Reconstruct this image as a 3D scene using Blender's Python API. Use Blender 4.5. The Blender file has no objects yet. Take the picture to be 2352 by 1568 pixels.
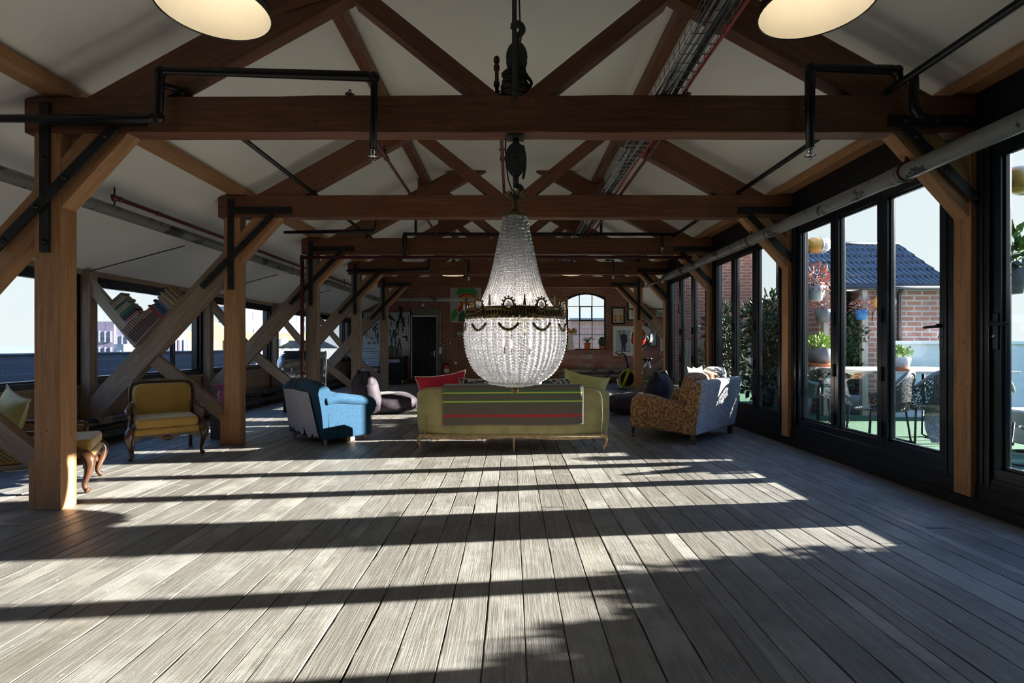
import bpy, math, random
from mathutils import Vector, Matrix, noise
R = random.Random(7)
# ---------------------------------------------------------------- units
# one unit u = 3.44 mm ; X right, Y down from eye level, Z forward from the eye (all in u)
K = 0.00344; FL = 378.0; F = 1200.0; VX, VY = 1174.0, 794.0
def V(X, Y, Z): return Vector((X*K, Z*K, (FL-Y)*K))
def P(u, v, Z): return V((u-VX)*Z/F, (v-VY)*Z/F, Z)
# ---------------------------------------------------------------- camera
sc = bpy.context.scene
COL = sc.collection
cam = bpy.data.objects.new('camera', bpy.data.cameras.new('camera')); COL.objects.link(cam)
cam.location = V(0, 0, 0); cam.rotation_euler = (math.pi/2, 0, 0)
cam.data.sensor_width = 36; cam.data.lens = 36*F/2352
cam.data.shift_x = 2/2352; cam.data.shift_y = 10/2352
cam.data.clip_start = .02; cam.data.clip_end = 2000
sc.camera = cam
# ---------------------------------------------------------------- world, sun, exposure
sc.view_settings.view_transform = 'Standard'; sc.view_settings.look = 'None'
sc.view_settings.gamma = 1.0; sc.view_settings.use_curve_mapping = False
sc.view_settings.exposure = 1.15
sc.cycles.use_denoising = True
sc.cycles.max_bounces = 10; sc.cycles.diffuse_bounces = 7; sc.cycles.glossy_bounces = 4
sc.cycles.transmission_bounces = 6; sc.cycles.transparent_max_bounces = 16
sc.cycles.sample_clamp_indirect = 6.0
sc.cycles.caustics_reflective = False; sc.cycles.caustics_refractive = False
W = bpy.data.worlds.new('sky'); sc.world = W; W.use_nodes = True
nt = W.node_tree; nt.nodes.clear()
n_o = nt.nodes.new('ShaderNodeOutputWorld'); n_b = nt.nodes.new('ShaderNodeBackground')
n_t = nt.nodes.new('ShaderNodeTexCoord'); n_s = nt.nodes.new('ShaderNodeSeparateXYZ'); n_r = nt.nodes.new('ShaderNodeValToRGB')
nt.links.new(n_t.outputs['Generated'], n_s.inputs[0]); nt.links.new(n_s.outputs['Z'], n_r.inputs[0])
nt.links.new(n_r.outputs[0], n_b.inputs[0]); nt.links.new(n_b.outputs[0], n_o.inputs[0])
e = n_r.color_ramp.elements
e[0].position = 0.0; e[0].color = (.80, .85, .865, 1)
e[1].position = 0.75; e[1].color = (.42, .92, 2.1, 1)
m1 = e.new(.28); m1.color = (.74, .825, .86, 1)
m2 = e.new(.45); m2.color = (.50, .92, 1.7, 1)
n_b.inputs[1].default_value = .55
SUN_DIR = Vector((-.9934, -.1145, -.319)).normalized()
sun = bpy.data.objects.new('sun', bpy.data.lights.new('sun', 'SUN')); COL.objects.link(sun)
sun.data.energy = 18.5; sun.data.angle = math.radians(.55); sun.data.color = (1, .94, .86)
sun.rotation_euler = SUN_DIR.to_track_quat('-Z', 'Y').to_euler()
sun.location = (30, 5, 14)

# ---------------------------------------------------------------- materials
MT = {}
class NG:
    def __init__(s, name):
        s.m = bpy.data.materials.new(name); s.m.use_nodes = True; s.t = s.m.node_tree
        s.b = s.t.nodes['Principled BSDF']; s.o = s.t.nodes['Material Output']
    def n(s, typ, **kw):
        x = s.t.nodes.new(typ)
        for k, v in kw.items(): setattr(x, k, v)
        return x
    def l(s, a, b): s.t.links.new(a, b)
    def coord(s, kind='Object', scale=(1, 1, 1)):
        c = s.n('ShaderNodeTexCoord'); m = s.n('ShaderNodeMapping'); m.inputs['Scale'].default_value = scale
        s.l(c.outputs[kind], m.inputs[0]); return m.outputs[0]
    def noise(s, co, scale, detail=3, rough=.55, dist=0):
        x = s.n('ShaderNodeTexNoise'); s.l(co, x.inputs['Vector'])
        x.inputs['Scale'].default_value = scale; x.inputs['Detail'].default_value = detail
        x.inputs['Roughness'].default_value = rough; x.inputs['Distortion'].default_value = dist
        return x.outputs['Fac']
    def ramp(s, fac, stops, interp='LINEAR'):
        x = s.n('ShaderNodeValToRGB'); x.color_ramp.interpolation = interp
        el = x.color_ramp.elements
        while len(el) < len(stops): el.new(.5)
        for q, (p, c) in zip(el, stops):
            q.position = p; q.color = c if len(c) == 4 else (*c, 1)
        s.l(fac, x.inputs[0]); return x.outputs[0]
    def mix(s, fac, a, b, mode='MIX'):
        x = s.n('ShaderNodeMix', data_type='RGBA', blend_type=mode)
        for i, v in ((0, fac), (6, a), (7, b)):
            if isinstance(v, (int, float)): x.inputs[i].default_value = v
            elif isinstance(v, tuple): x.inputs[i].default_value = (*v, 1) if len(v) == 3 else v
            else: s.l(v, x.inputs[i])
        return x.outputs[2]
    def bump(s, h, strength=.3, dist=.01):
        x = s.n('ShaderNodeBump'); x.inputs['Strength'].default_value = strength; x.inputs['Distance'].default_value = dist
        s.l(h, x.inputs['Height']); s.l(x.outputs[0], s.b.inputs['Normal'])
def mat(name, col, rough=.6, metal=0, var=.15, vscale=6, bump=0, bscale=40, sheen=0, emit=None, coat=0, col2=None, detail=3):
    if name in MT: return MT[name]
    g = NG(name); b = g.b
    b.inputs['Roughness'].default_value = rough; b.inputs['Metallic'].default_value = metal
    co = g.coord()
    c2 = col2 or tuple(min(1, c*(1-var*1.6)) for c in col)
    hi = tuple(min(1, c*(1+var*.5)) for c in col)
    f = g.noise(co, vscale, detail)
    g.l(g.ramp(f, [(.3, c2), (.65, hi)]), b.inputs['Base Color'])
    if bump: g.bump(g.noise(co, bscale, 4), bump, .004)
    if sheen: b.inputs['Sheen Weight'].default_value = sheen; b.inputs['Sheen Roughness'].default_value = .4
    if coat: b.inputs['Coat Weight'].default_value = coat; b.inputs['Coat Roughness'].default_value = .15
    if emit: b.inputs['Emission Color'].default_value = (*emit[0], 1); b.inputs['Emission Strength'].default_value = emit[1]
    MT[name] = g.m; return g.m
def timber(name, base, dark, light, rough=.62):
    # grain runs along U (metres), V goes round the section
    g = NG(name); b = g.b
    uv = g.n('ShaderNodeTexCoord').outputs['UV']
    oi = g.n('ShaderNodeObjectInfo')
    ad = g.n('ShaderNodeVectorMath', operation='ADD'); g.l(uv, ad.inputs[0])
    mu = g.n('ShaderNodeMath', operation='MULTIPLY'); mu.inputs[1].default_value = 17.0; g.l(oi.outputs['Random'], mu.inputs[0])
    g.l(mu.outputs[0], ad.inputs[1])
    mp = g.n('ShaderNodeMapping'); mp.inputs['Scale'].default_value = (1.2, 22, 1); g.l(ad.outputs[0], mp.inputs[0])
    f1 = g.noise(mp.outputs[0], 1.6, 5, .65, .6)
    mp2 = g.n('ShaderNodeMapping'); mp2.inputs['Scale'].default_value = (1.0, 3, 1); g.l(ad.outputs[0], mp2.inputs[0])
    f2 = g.noise(mp2.outputs[0], 1.5, 4, .6)
    f3 = g.noise(ad.outputs[0], 26, 3, .5)
    c = g.ramp(f1, [(.28, dark), (.5, base), (.78, light)])
    c = g.mix(g.ramp(f2, [(.35, (0, 0, 0)), (.75, (.55,)*3)]), c, tuple(x*.55 for x in base))
    c = g.mix(g.ramp(f3, [(.70, (0, 0, 0)), (.74, (.5,)*3)]), c, tuple(min(1, x*1.6+.08) for x in light))
    c = g.mix(g.ramp(f3, [(.27, (.8,)*3), (.31, (0, 0, 0))]), c, tuple(x*.3 for x in dark))
    g.l(c, b.inputs['Base Color']); b.inputs['Roughness'].default_value = rough
    g.bump(f1, .35, .004)
    MT[name] = g.m; return g.m
timber('timber_brown', (.18, .066, .031), (.08, .028, .014), (.27, .115, .055), .5)
timber('timber_orange', (.47, .235, .105), (.28, .13, .055), (.57, .33, .17), .6)
timber('timber_grey', (.33, .24, .175), (.19, .13, .09), (.42, .33, .26), .75)
timber('timber_dark', (.10, .06, .04), (.05, .03, .02), (.16, .10, .06), .7)
timber('timber_pale', (.50, .46, .40), (.32, .28, .24), (.62, .58, .52), .8)
def m_floor():
    g = NG('floorboards'); b = g.b
    at = g.n('ShaderNodeAttribute', attribute_name='board')
    co = g.coord()
    ad = g.n('ShaderNodeVectorMath', operation='ADD'); g.l(co, ad.inputs[0])
    sc2 = g.n('ShaderNodeVectorMath', operation='SCALE'); sc2.inputs[3].default_value = 31.0
    g.l(at.outputs['Color'], sc2.inputs[0]); g.l(sc2.outputs[0], ad.inputs[1])
    def mp(s, sc_, de, ro, di=0):
        m = g.n('ShaderNodeMapping'); m.inputs['Scale'].default_value = s; g.l(ad.outputs[0], m.inputs[0])
        return g.noise(m.outputs[0], sc_, de, ro, di)
    grain = mp((30, 1.1, 1), 2.2, 6, .7, .9)
    fine = mp((110, 2.5, 1), 1.6, 4, .6, .3)
    blot = mp((3.5, 1.6, 1), 1.3, 5, .65)
    spk = mp((9, 5, 1), 5, 4, .6)
    spk2 = mp((1, 1, 1), 1.1, 5, .7)
    c = g.ramp(grain, [(.25, (.095, .088, .08)), (.48, (.22, .21, .195)), (.75, (.36, .35, .33))])
    c = g.mix(g.ramp(fine, [(.34, (.9,)*3), (.56, (0, 0, 0))]), c, (.10, .09, .08))
    c = g.mix(g.ramp(blot, [(.4, (0,)*3), (.72, (.7,)*3)]), c, (.17, .155, .14))
    c = g.mix(g.ramp(spk2, [(.5, (0,)*3), (.66, (.55,)*3)]), c, (.43, .42, .39))
    c = g.mix(g.ramp(spk, [(.68, (0,)*3), (.72, (.75,)*3)]), c, (.52, .51, .48))
    sp = g.n('ShaderNodeSeparateColor'); g.l(at.outputs['Color'], sp.inputs[0])
    tint = g.ramp(sp.outputs[1], [(0, (.80, .77, .72)), (.5, (.93, .93, .93)), (1, (1.05, 1.05, 1.02))])
    c = g.mix(1.0, c, tint, 'MULTIPLY')
    g.l(c, b.inputs['Base Color'])
    g.l(g.ramp(blot, [(.3, (.34,)*3), (.7, (.54,)*3)]), b.inputs['Roughness'])
    mixh = g.mix(.5, grain, fine); g.bump(mixh, .8, .005)
    MT['floor'] = g.m
m_floor()
def m_brick(name, c1, c2, mortar, scale=1.0, kind='Object', rot=(math.pi/2, 0, 0), ms=.012, paint=False):
    g = NG(name); b = g.b
    c = g.n('ShaderNodeTexCoord'); m = g.n('ShaderNodeMapping'); g.l(c.outputs[kind], m.inputs[0])
    m.inputs['Rotation'].default_value = rot
    t = g.n('ShaderNodeTexBrick'); g.l(m.outputs[0], t.inputs['Vector'])
    t.inputs['Scale'].default_value = scale; t.inputs['Brick Width'].default_value = .225; t.inputs['Row Height'].default_value = .075
    t.inputs['Mortar Size'].default_value = ms; t.inputs['Mortar Smooth'].default_value = .15; t.inputs['Bias'].default_value = -.1
    t.inputs['Color1'].default_value = (*c1, 1); t.inputs['Color2'].default_value = (*c2, 1); t.inputs['Mortar'].default_value = (*mortar, 1)
    f = g.noise(m.outputs[0], 2.2, 5, .6); f2 = g.noise(m.outputs[0], 14, 4, .6)
    col = g.mix(g.ramp(f, [(.35, (0,)*3), (.7, (.45,)*3)]), t.outputs['Color'], tuple(x*.5 for x in c1))
    col = g.mix(g.ramp(f2, [(.55, (0,)*3), (.75, (.35,)*3)]), col, mortar)
    g.l(col, b.inputs['Base Color']); b.inputs['Roughness'].default_value = .85
    inv = g.n('ShaderNodeMath', operation='SUBTRACT'); inv.inputs[0].default_value = 1; g.l(t.outputs['Fac'], inv.inputs[1])
    g.bump(inv.outputs[0], .6, .008)
    MT[name] = g.m
m_brick('brick_in', (.30, .105, .06), (.22, .075, .045), (.36, .27, .22))
m_brick('brick_out', (.42, .19, .13), (.32, .17, .13), (.50, .46, .43), .915)
m_brick('brick_side', (.26, .10, .06), (.2, .07, .045), (.3, .23, .19), 1.0, 'Object', (math.pi/2, 0, math.pi/2))
m_brick('brick_dark', (.10, .105, .12), (.075, .08, .095), (.14, .14, .15), 1.0, 'Object', (math.pi/2, 0, math.pi/2))
mat('plaster', (.93, .91, .86), .9, var=.04, vscale=.8)
mat('dark_frame', (.006, .011, .020), .32, var=.2, coat=.3)
mat('dark_panel', (.004, .006, .011), .45, var=.3)
mat('iron', (.016, .017, .020), .5, .3, var=.4, bump=.2)
mat('black_pipe', (.004, .004, .006), .38, .2, var=.3)
mat('red_pipe', (.10, .014, .016), .4, var=.3)
mat('red_paint', (.55, .03, .03), .4)
mat('steel', (.55, .55, .56), .28, .9, var=.1)
mat('chrome', (.8, .8, .82), .1, 1, var=.02)
mat('brass', (.20, .15, .07), .34, .95, var=.35, vscale=30)
mat('white_enamel', (.82, .80, .74), .3, var=.03)
mat('black_enamel', (.012, .012, .014), .25)
mat('white_paint', (.80, .80, .78), .5, var=.05)
mat('grey_cable', (.30, .31, .32), .5)
mat('black_cable', (.02, .02, .022), .5)
mat('wire', (.22, .23, .24), .35, .8)
def m_peel():
    g = NG('peeling_pipe'); b = g.b; co = g.coord()
    f = g.noise(co, 3.2, 6, .62, .4); f2 = g.noise(co, 16, 4, .6)
    sub = g.n('ShaderNodeMath', operation='ADD'); g.l(f, sub.inputs[0])
    mu = g.n('ShaderNodeMath', operation='MULTIPLY'); mu.inputs[1].default_value = .25; g.l(f2, mu.inputs[0]); g.l(mu.outputs[0], sub.inputs[1])
    c = g.ramp(sub.outputs[0], [(.69, (.20, .205, .20)), (.705, (.022, .022, .024))])
    g.l(c, b.inputs['Base Color']); b.inputs['Roughness'].default_value = .38; g.bump(f2, .15, .003)
    MT['peel'] = g.m
m_peel()
def m_glass():
    g = NG('window_glass'); t = g.t
    la = g.n('ShaderNodeLayerWeight'); pw = g.n('ShaderNodeMath', operation='POWER'); g.l(la.outputs['Facing'], pw.inputs[0]); pw.inputs[1].default_value = 5
    lw = g.n('ShaderNodeMath', operation='MULTIPLY_ADD'); g.l(pw.outputs[0], lw.inputs[0]); lw.inputs[1].default_value = .95; lw.inputs[2].default_value = .035
    tr = g.n('ShaderNodeBsdfTransparent'); tr.inputs[0].default_value = (.965, .985, .98, 1)
    gl = g.n('ShaderNodeBsdfGlossy'); gl.inputs['Roughness'].default_value = 0.0; gl.inputs[0].default_value = (.9, .95, 1, 1)
    mx = g.n('ShaderNodeMixShader'); g.l(lw.outputs[0], mx.inputs[0]); g.l(tr.outputs[0], mx.inputs[1]); g.l(gl.outputs[0], mx.inputs[2])
    g.l(mx.outputs[0], g.o.inputs[0]); MT['glass'] = g.m
m_glass()

# ---------------------------------------------------------------- mesh builder
class MB:
    def __init__(s): s.v = []; s.f = []; s.uv = []; s.sm = []; s.mi = []; s.cur = 0
    def face(s, idx, uv=None, sm=False):
        s.f.append(idx); s.uv.append(uv or [(0, 0)]*len(idx)); s.sm.append(sm); s.mi.append(s.cur)
    def hexa(s, p, g=None):
        # p: 8 points: 0-3 start section, 4-7 end section; UV u along length
        b = len(s.v); s.v += [Vector(q) for q in p]
        L = ((p[4]+p[5]+p[6]+p[7])/4-(p[0]+p[1]+p[2]+p[3])/4).length
        w = [(p[(i+1) % 4]-p[i]).length for i in range(4)]; acc = 0
        for i in range(4):
            j = (i+1) % 4
            s.face([b+i, b+j, b+4+j, b+4+i], [(0, acc), (0, acc+w[i]), (L, acc+w[i]), (L, acc)]); acc += w[i]
        s.face([b+3, b+2, b+1, b], [(0, w[0]), (w[1]*.02, w[0]), (w[1]*.02, 0), (0, 0)])
        s.face([b+4, b+5, b+6, b+7], [(0, 0), (.02, 0), (.02, w[0]), (0, w[0])])
    def box(s, a, b):   # world/metre corners; length along longest axis
        lo = [min(a[i], b[i]) for i in range(3)]; hi = [max(a[i], b[i]) for i in range(3)]
        d = [hi[i]-lo[i] for i in range(3)]; ax = d.index(max(d)); o1, o2 = [(1, 2), (2, 0), (0, 1)][ax]
        def pt(t, x, y):
            q = [0, 0, 0]; q[ax] = hi[ax] if t else lo[ax]; q[o1] = hi[o1] if x else lo[o1]; q[o2] = hi[o2] if y else lo[o2]; return Vector(q)
        s.hexa([pt(0, 0, 0), pt(0, 0, 1), pt(0, 1, 1), pt(0, 1, 0), pt(1, 0, 0), pt(1, 0, 1), pt(1, 1, 1), pt(1, 1, 0)])
        return s
    def ub(s, x0, x1, y0, y1, z0, z1): return s.box(V(x0, y0, z0), V(x1, y1, z1))
    def obox(s, c, ax, ay, az):   # centre and three half vectors
        c, ax, ay, az = map(Vector, (c, ax, ay, az))
        L = sorted([(ax.length, 0), (ay.length, 1), (az.length, 2)])[-1][1]
        a, u, w = [(ax, ay, az), (ay, az, ax), (az, ax, ay)][L]
        s.hexa([c-a-u-w, c-a-u+w, c-a+u+w, c-a+u-w, c+a-u-w, c+a-u+w, c+a+u+w, c+a+u-w]); return s
    def beam(s, a, b, w, d, up=(0, 1, 0)):   # w: thickness across 'up', d: along up
        a, b, up = Vector(a), Vector(b), Vector(up); t = (b-a).normalized(); sd = t.cross(up).normalized(); up2 = sd.cross(t).normalized()
        s.hexa([q+sd*i*w/2+up2*j*d/2 for q in (a, b) for i, j in ((-1, -1), (-1, 1), (1, 1), (1, -1))]); return s
    def prism(s, poly, off, sm=False):   # poly: 3d points, extruded by off
        b = len(s.v); n = len(poly); off = Vector(off)
        s.v += [Vector(p) for p in poly]+[Vector(p)+off for p in poly]
        s.face(list(range(b, b+n))); s.face(list(range(b+2*n-1, b+n-1, -1)))
        acc = 0
        for i in range(n):
            j = (i+1) % n; w = (Vector(poly[j])-Vector(poly[i])).length
            s.face([b+j, b+i, b+n+i, b+n+j], [(acc+w, 0), (acc, 0), (acc, off.length), (acc+w, off.length)], sm); acc += w
        return s
    def tube(s, pts, r, n=10, caps=True, sm=True, closed=False, flat=1.0, up=None):
        pts = [Vector(p) for p in pts]; rr = r if isinstance(r, (list, tuple)) else [r]*len(pts)
        N = len(pts); b = len(s.v); prev = None; acc = 0
        for i, p in enumerate(pts):
            if closed: t = (pts[(i+1) % N]-pts[i-1])
            else: t = (pts[min(i+1, N-1)]-pts[max(i-1, 0)])
            t = t.normalized() if t.length > 1e-9 else Vector((0, 0, 1))
            if prev is None:
                a = Vector(up) if up else (Vector((0, 0, 1)) if abs(t.z) < .9 else Vector((1, 0, 0)))
                x = (a-t*a.dot(t)).normalized()
            else:
                x = prev-t*prev.dot(t); x = x.normalized() if x.length > 1e-6 else prev
            prev = x; y = t.cross(x); k = 1.0
            if 0 < i < N-1 and not closed:
                c = (pts[i+1]-pts[i]).normalized().dot(t); k = 1/max(c, .6)
            for j in range(n):
                an = 2*math.pi*j/n; s.v.append(p+(x*math.cos(an)+y*math.sin(an)*flat)*rr[i]*k)
        M = N if closed else N-1
        for i in range(M):
            for j in range(n):
                i2 = (i+1) % N; j2 = (j+1) % n
                s.face([b+i*n+j, b+i*n+j2, b+i2*n+j2, b+i2*n+j], [(i, j/n), (i, (j+1)/n), (i+1, (j+1)/n), (i+1, j/n)], sm)
        if caps and not closed:
            s.face(list(range(b+n-1, b-1, -1))); s.face(list(range(b+(N-1)*n, b+N*n)))
        return s
    def lathe(s, prof, o=(0, 0, 0), axis=(0, 0, 1), n=24, sm=True, x0=None):   # prof [(r,h)]
        o = Vector(o); ax = Vector(axis).normalized(); a = Vector(x0) if x0 else (Vector((1, 0, 0)) if abs(ax.x) < .9 else Vector((0, 1, 0)))
        x = (a-ax*a.dot(ax)).normalized(); y = ax.cross(x); b = len(s.v)
        for r, h in prof:
            for j in range(n):
                an = 2*math.pi*j/n; s.v.append(o+ax*h+(x*math.cos(an)+y*math.sin(an))*r)
        for i in range(len(prof)-1):
            for j in range(n):
                j2 = (j+1) % n; s.face([b+i*n+j, b+i*n+j2, b+(i+1)*n+j2, b+(i+1)*n+j], None, sm)
        return s
    def ell(s, c, r, pw=1.0, nu=16, nv=10, rot=None, sm=True, fn=None):   # (super)ellipsoid, pw<1 boxier
        c = Vector(c); r = (r, r, r) if isinstance(r, (int, float)) else r; b = len(s.v)
        f = lambda t: math.copysign(abs(t)**pw, t)
        for i in range(nv+1):
            ph = -math.pi/2+math.pi*i/nv
            for j in range(nu):
                th = 2*math.pi*j/nu
                p = Vector((r[0]*f(math.cos(ph))*f(math.cos(th)), r[1]*f(math.cos(ph))*f(math.sin(th)), r[2]*f(math.sin(ph))))
                if fn: p = fn(p)
                if rot: p = rot @ p
                s.v.append(c+p)
        for i in range(nv):
            for j in range(nu):
                j2 = (j+1) % nu; s.face([b+i*nu+j, b+i*nu+j2, b+(i+1)*nu+j2, b+(i+1)*nu+j], [(j/nu, i/nv), ((j+1)/nu, i/nv), ((j+1)/nu, (i+1)/nv), (j/nu, (i+1)/nv)], sm)
        return s
    def grid(s, fn, nu, nv, sm=True, closed=False):
        b = len(s.v)
        for i in range(nv+1):
            for j in range(nu+1): s.v.append(Vector(fn(j/nu, i/nv)))
        for i in range(nv):
            for j in range(nu):
                a = b+i*(nu+1)+j; s.face([a, a+1, a+nu+2, a+nu+1], [(j/nu, i/nv), ((j+1)/nu, i/nv), ((j+1)/nu, (i+1)/nv), (j/nu, (i+1)/nv)], sm)
        return s
    def build(s, name, mats, parent=None, local=False, bevel=0, sub=0, solid=0, kind=None, dist=0):
        me = bpy.data.meshes.new(name); vs = s.v
        if parent is not None and not local:
            inv = RM[parent.name].inverted(); vs = [inv @ v for v in vs]
        me.from_pydata([tuple(v) for v in vs], [], s.f)
        ul = me.uv_layers.new(name='UVMap'); k = 0
        for f in s.uv:
            for q in f: ul.data[k].uv = q; k += 1
        mats = mats if isinstance(mats, (list, tuple)) else [mats]
        for m in mats: me.materials.append(MT[m] if isinstance(m, str) else m)
        me.polygons.foreach_set('use_smooth', s.sm); me.polygons.foreach_set('material_index', s.mi)
        me.update()
        o = bpy.data.objects.new(name, me); COL.objects.link(o)
        if parent is not None: o.parent = parent; RM[o.name] = RM[parent.name].copy()
        else: RM[o.name] = Matrix.Identity(4)
        if kind: o['kind'] = kind
        if sub:
            md = o.modifiers.new('sub', 'SUBSURF'); md.levels = sub; md.render_levels = sub
        if solid:
            md = o.modifiers.new('sol', 'SOLIDIFY'); md.thickness = solid; md.offset = 0
        if bevel:
            md = o.modifiers.new('bev', 'BEVEL'); md.width = bevel; md.segments = 2 if bevel < .012 else 4; md.limit_method = 'ANGLE'; md.angle_limit = math.radians(40)
            if bevel >= .012:
                me.polygons.foreach_set('use_smooth', [True]*len(me.polygons)); md = o.modifiers.new('wn', 'WEIGHTED_NORMAL')
        return o
RM = {}
def thing(name, label, cat, loc=(0, 0, 0), rz=0, group=None):
    o = bpy.data.objects.new(name, None); COL.objects.link(o); o.empty_display_size = .1
    o.location = loc; o.rotation_euler = (0, 0, rz); o['label'] = label; o['category'] = cat
    if group: o['group'] = group
    RM[o.name] = Matrix.Translation(Vector(loc)) @ Matrix.Rotation(rz, 4, 'Z'); return o
def tag(o, label, cat, group=None):
    o['label'] = label; o['category'] = cat
    if group: o['group'] = group
    return o
def dup(root, label=None, loc=None, rz=None, scale=None, group=None):
    c = root.copy(); COL.objects.link(c)
    if loc is not None: c.location = loc
    if rz is not None: c.rotation_euler = (0, 0, rz)
    if scale is not None: c.scale = (scale,)*3
    if label: c['label'] = label
    if group: c['group'] = group
    for ch in root.children:
        d = ch.copy(); COL.objects.link(d); d.parent = c
        for g in ch.children:
            h = g.copy(); COL.objects.link(h); h.parent = d
    return c
# ================================================================ THE SETTING
ZK = [1200+792.4*k for k in range(5)]; BAY = 792.4; ZW = 5350.0; ZB = -900.0
XL = -1655.0; XR = 1085.0; XR2 = 1655.0; ZT = ZK[3]+50
# floorboards: each board its own strip with narrow gaps; one structure mesh
def build_floor():
    m = MB(); cols = []
    me = None; w = 52.7; n0 = int(math.floor((XL-20-17.6)/w)); n1 = int(math.ceil((XR2+20-17.6)/w))
    for n in range(n0, n1):
        x0 = 17.6+n*w; subs = [(x0, x0+w)] if R.random() < .72 else [(x0, x0+w*.5), (x0+w*.5, x0+w)]
        for q, (a, b) in enumerate(subs):
            z = ZB-R.random()*600
            while z < ZW+30:
                L = 700+R.random()*900; z1 = z+L
                if z1 > ZB:
                    za, zb = max(z, ZB), min(z1, ZW+40)
                    if zb-za > 5:
                        g = .55 if q == 0 else .3
                        gr = R.choice([1.3, 1.6, 2.2, 2.8]) if q == 0 else R.choice([.6, .9, 1.2])
                        dy = R.uniform(-.5, .5); c = (R.random(), R.random(), R.random(), 1)
                        nseg = max(2, int((zb-za)/22)); ph = R.random()*9
                        k0 = len(m.v)
                        for i in range(nseg+1):
                            zz = za+(zb-za)*i/nseg
                            wa = gr*max(.15, .75+.8*noise.noise(Vector((n*3.1+q, zz*.012, 0)))+.5*noise.noise(Vector((n*3.1+q, zz*.06, 5)))); wb = .35
                            m.v.append(V(a+wa, FL+dy+.35, zz)); m.v.append(V(a+wa+.7, FL+dy, zz))
                            m.v.append(V(b-wb-.5, FL+dy, zz)); m.v.append(V(b-wb, FL+dy+.35, zz)); m.v.append(V(b-wb, FL+8, zz)); m.v.append(V(a+wa, FL+8, zz))
                        for i in range(nseg):
                            o = k0+i*6
                            for (p, r_) in ((5, 0), (0, 1), (1, 2), (2, 3), (3, 4)):
                                m.face([o+p, o+r_, o+6+r_, o+6+p]); cols.append(c)
                z = z1+.6
    k = len(m.f)
    m.ub(XL-60, XR2+60, FL+8, FL+30, ZB-60, ZW+60)
    o = m.build('floor', 'floor', kind='structure')
    ca = o.data.color_attributes.new('board', 'FLOAT_COLOR', 'CORNER')
    li = 0; data = []
    for i, p in enumerate(o.data.polygons):
        c = cols[i] if i < k else (0, 0, 0, 1)
        for _ in range(p.loop_total): data += c
    ca.data.foreach_set('color', data)
build_floor()
# ceiling : two slopes and a flat middle, with thickness
def hz(X): X = abs(X); return 378-1315 if X < 418 else 378-(662+.53*(1650-X))
def build_ceiling():
    m = MB(); T = -60
    def strip(xa, xb, z0, z1):
        ya, yb = hz(xa), hz(xb)
        m.hexa([V(xa, ya, z0), V(xb, yb, z0), V(xb, yb+T, z0), V(xa, ya+T, z0), V(xa, ya, z1), V(xb, yb, z1), V(xb, yb+T, z1), V(xa, ya+T, z1)])
    strip(-1700, -418, ZB-60, ZW+60); strip(-418, 418, ZB-60, ZW+60)
    strip(418, XR+70, ZB-60, ZW+60); strip(XR+70, 1740, ZT+20, ZW+60)
    m.build('ceiling', 'plaster', kind='structure')
build_ceiling()
# far brick gable wall with arched window opening and doorway
AW = dict(x0=P(1302, 0, ZW).x/K, x1=P(1392, 0, ZW).x/K, y0=(672-VY)*ZW/F, ys=(684-VY)*ZW/F, y1=(803-VY)*ZW/F)
DR = dict(x0=P(945, 0, ZW).x/K, x1=P(1003, 0, ZW).x/K, y0=(725-VY)*ZW/F, y1=340)
def arc_pts(x0, x1, ys, yt, n=12):
    # segmental arch from (x0,ys) up to crown yt and down to (x1,ys)
    out = []
    h = ys-yt; half = (x1-x0)/2; r = (half*half+h*h)/(2*h); cx = (x0+x1)/2; cy = yt+r; a = math.asin(half/r)
    for i in range(n+1):
        t = -a+2*a*i/n; out.append((cx+r*math.sin(t), cy-r*math.cos(t)))
    return out
def build_wall_back():
    m = MB(); t = V(0, 0, 70)-V(0, 0, 0)
    m.ub(-1740, DR['x0'], hz(0)-20, FL, ZW, ZW+70)
    m.ub(DR['x0'], DR['x1'], hz(0)-20, DR['y0'], ZW, ZW+70); m.ub(DR['x0'], DR['x1'], DR['y1'], FL, ZW, ZW+70)
    m.ub(DR['x1'], AW['x0'], hz(0)-20, FL, ZW, ZW+70)
    m.ub(AW['x0'], AW['x1'], AW['y1'], FL, ZW, ZW+70); m.ub(AW['x1'], 1740, hz(0)-20, FL, ZW, ZW+70)
    top = arc_pts(AW['x0'], AW['x1'], AW['ys'], AW['y0'])
    for (a, b) in zip(top, top[1:]):
        m.prism([V(a[0], a[1], ZW), V(b[0], b[1], ZW), V(b[0], hz(0)-20, ZW), V(a[0], hz(0)-20, ZW)], t)
    m.build('wall_back', 'brick_in', kind='structure')
build_wall_back()
def m_whitebrick():
    g = NG('paint_worn_brick'); b = g.b
    c = g.n('ShaderNodeTexCoord'); m = g.n('ShaderNodeMapping'); g.l(c.outputs['Object'], m.inputs[0]); m.inputs['Rotation'].default_value = (math.pi/2, 0, 0)
    t = g.n('ShaderNodeTexBrick'); g.l(m.outputs[0], t.inputs['Vector'])
    t.inputs['Scale'].default_value = .72; t.inputs['Brick Width'].default_value = .225; t.inputs['Row Height'].default_value = .12; t.inputs['Mortar Size'].default_value = .01
    t.inputs['Color1'].default_value = (.50, .44, .42, 1); t.inputs['Color2'].default_value = (.33, .17, .13, 1); t.inputs['Mortar'].default_value = (.30, .25, .23, 1)
    f = g.noise(m.outputs[0], 1.4, 4, .6)
    col = g.mix(g.ramp(f, [(.40, (1,)*3), (.6, (0,)*3)]), t.outputs['Color'], (.34, .14, .10))
    g.l(col, b.inputs['Base Color']); b.inputs['Roughness'].default_value = .8; MT['white_brick'] = g.m
m_whitebrick()
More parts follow.
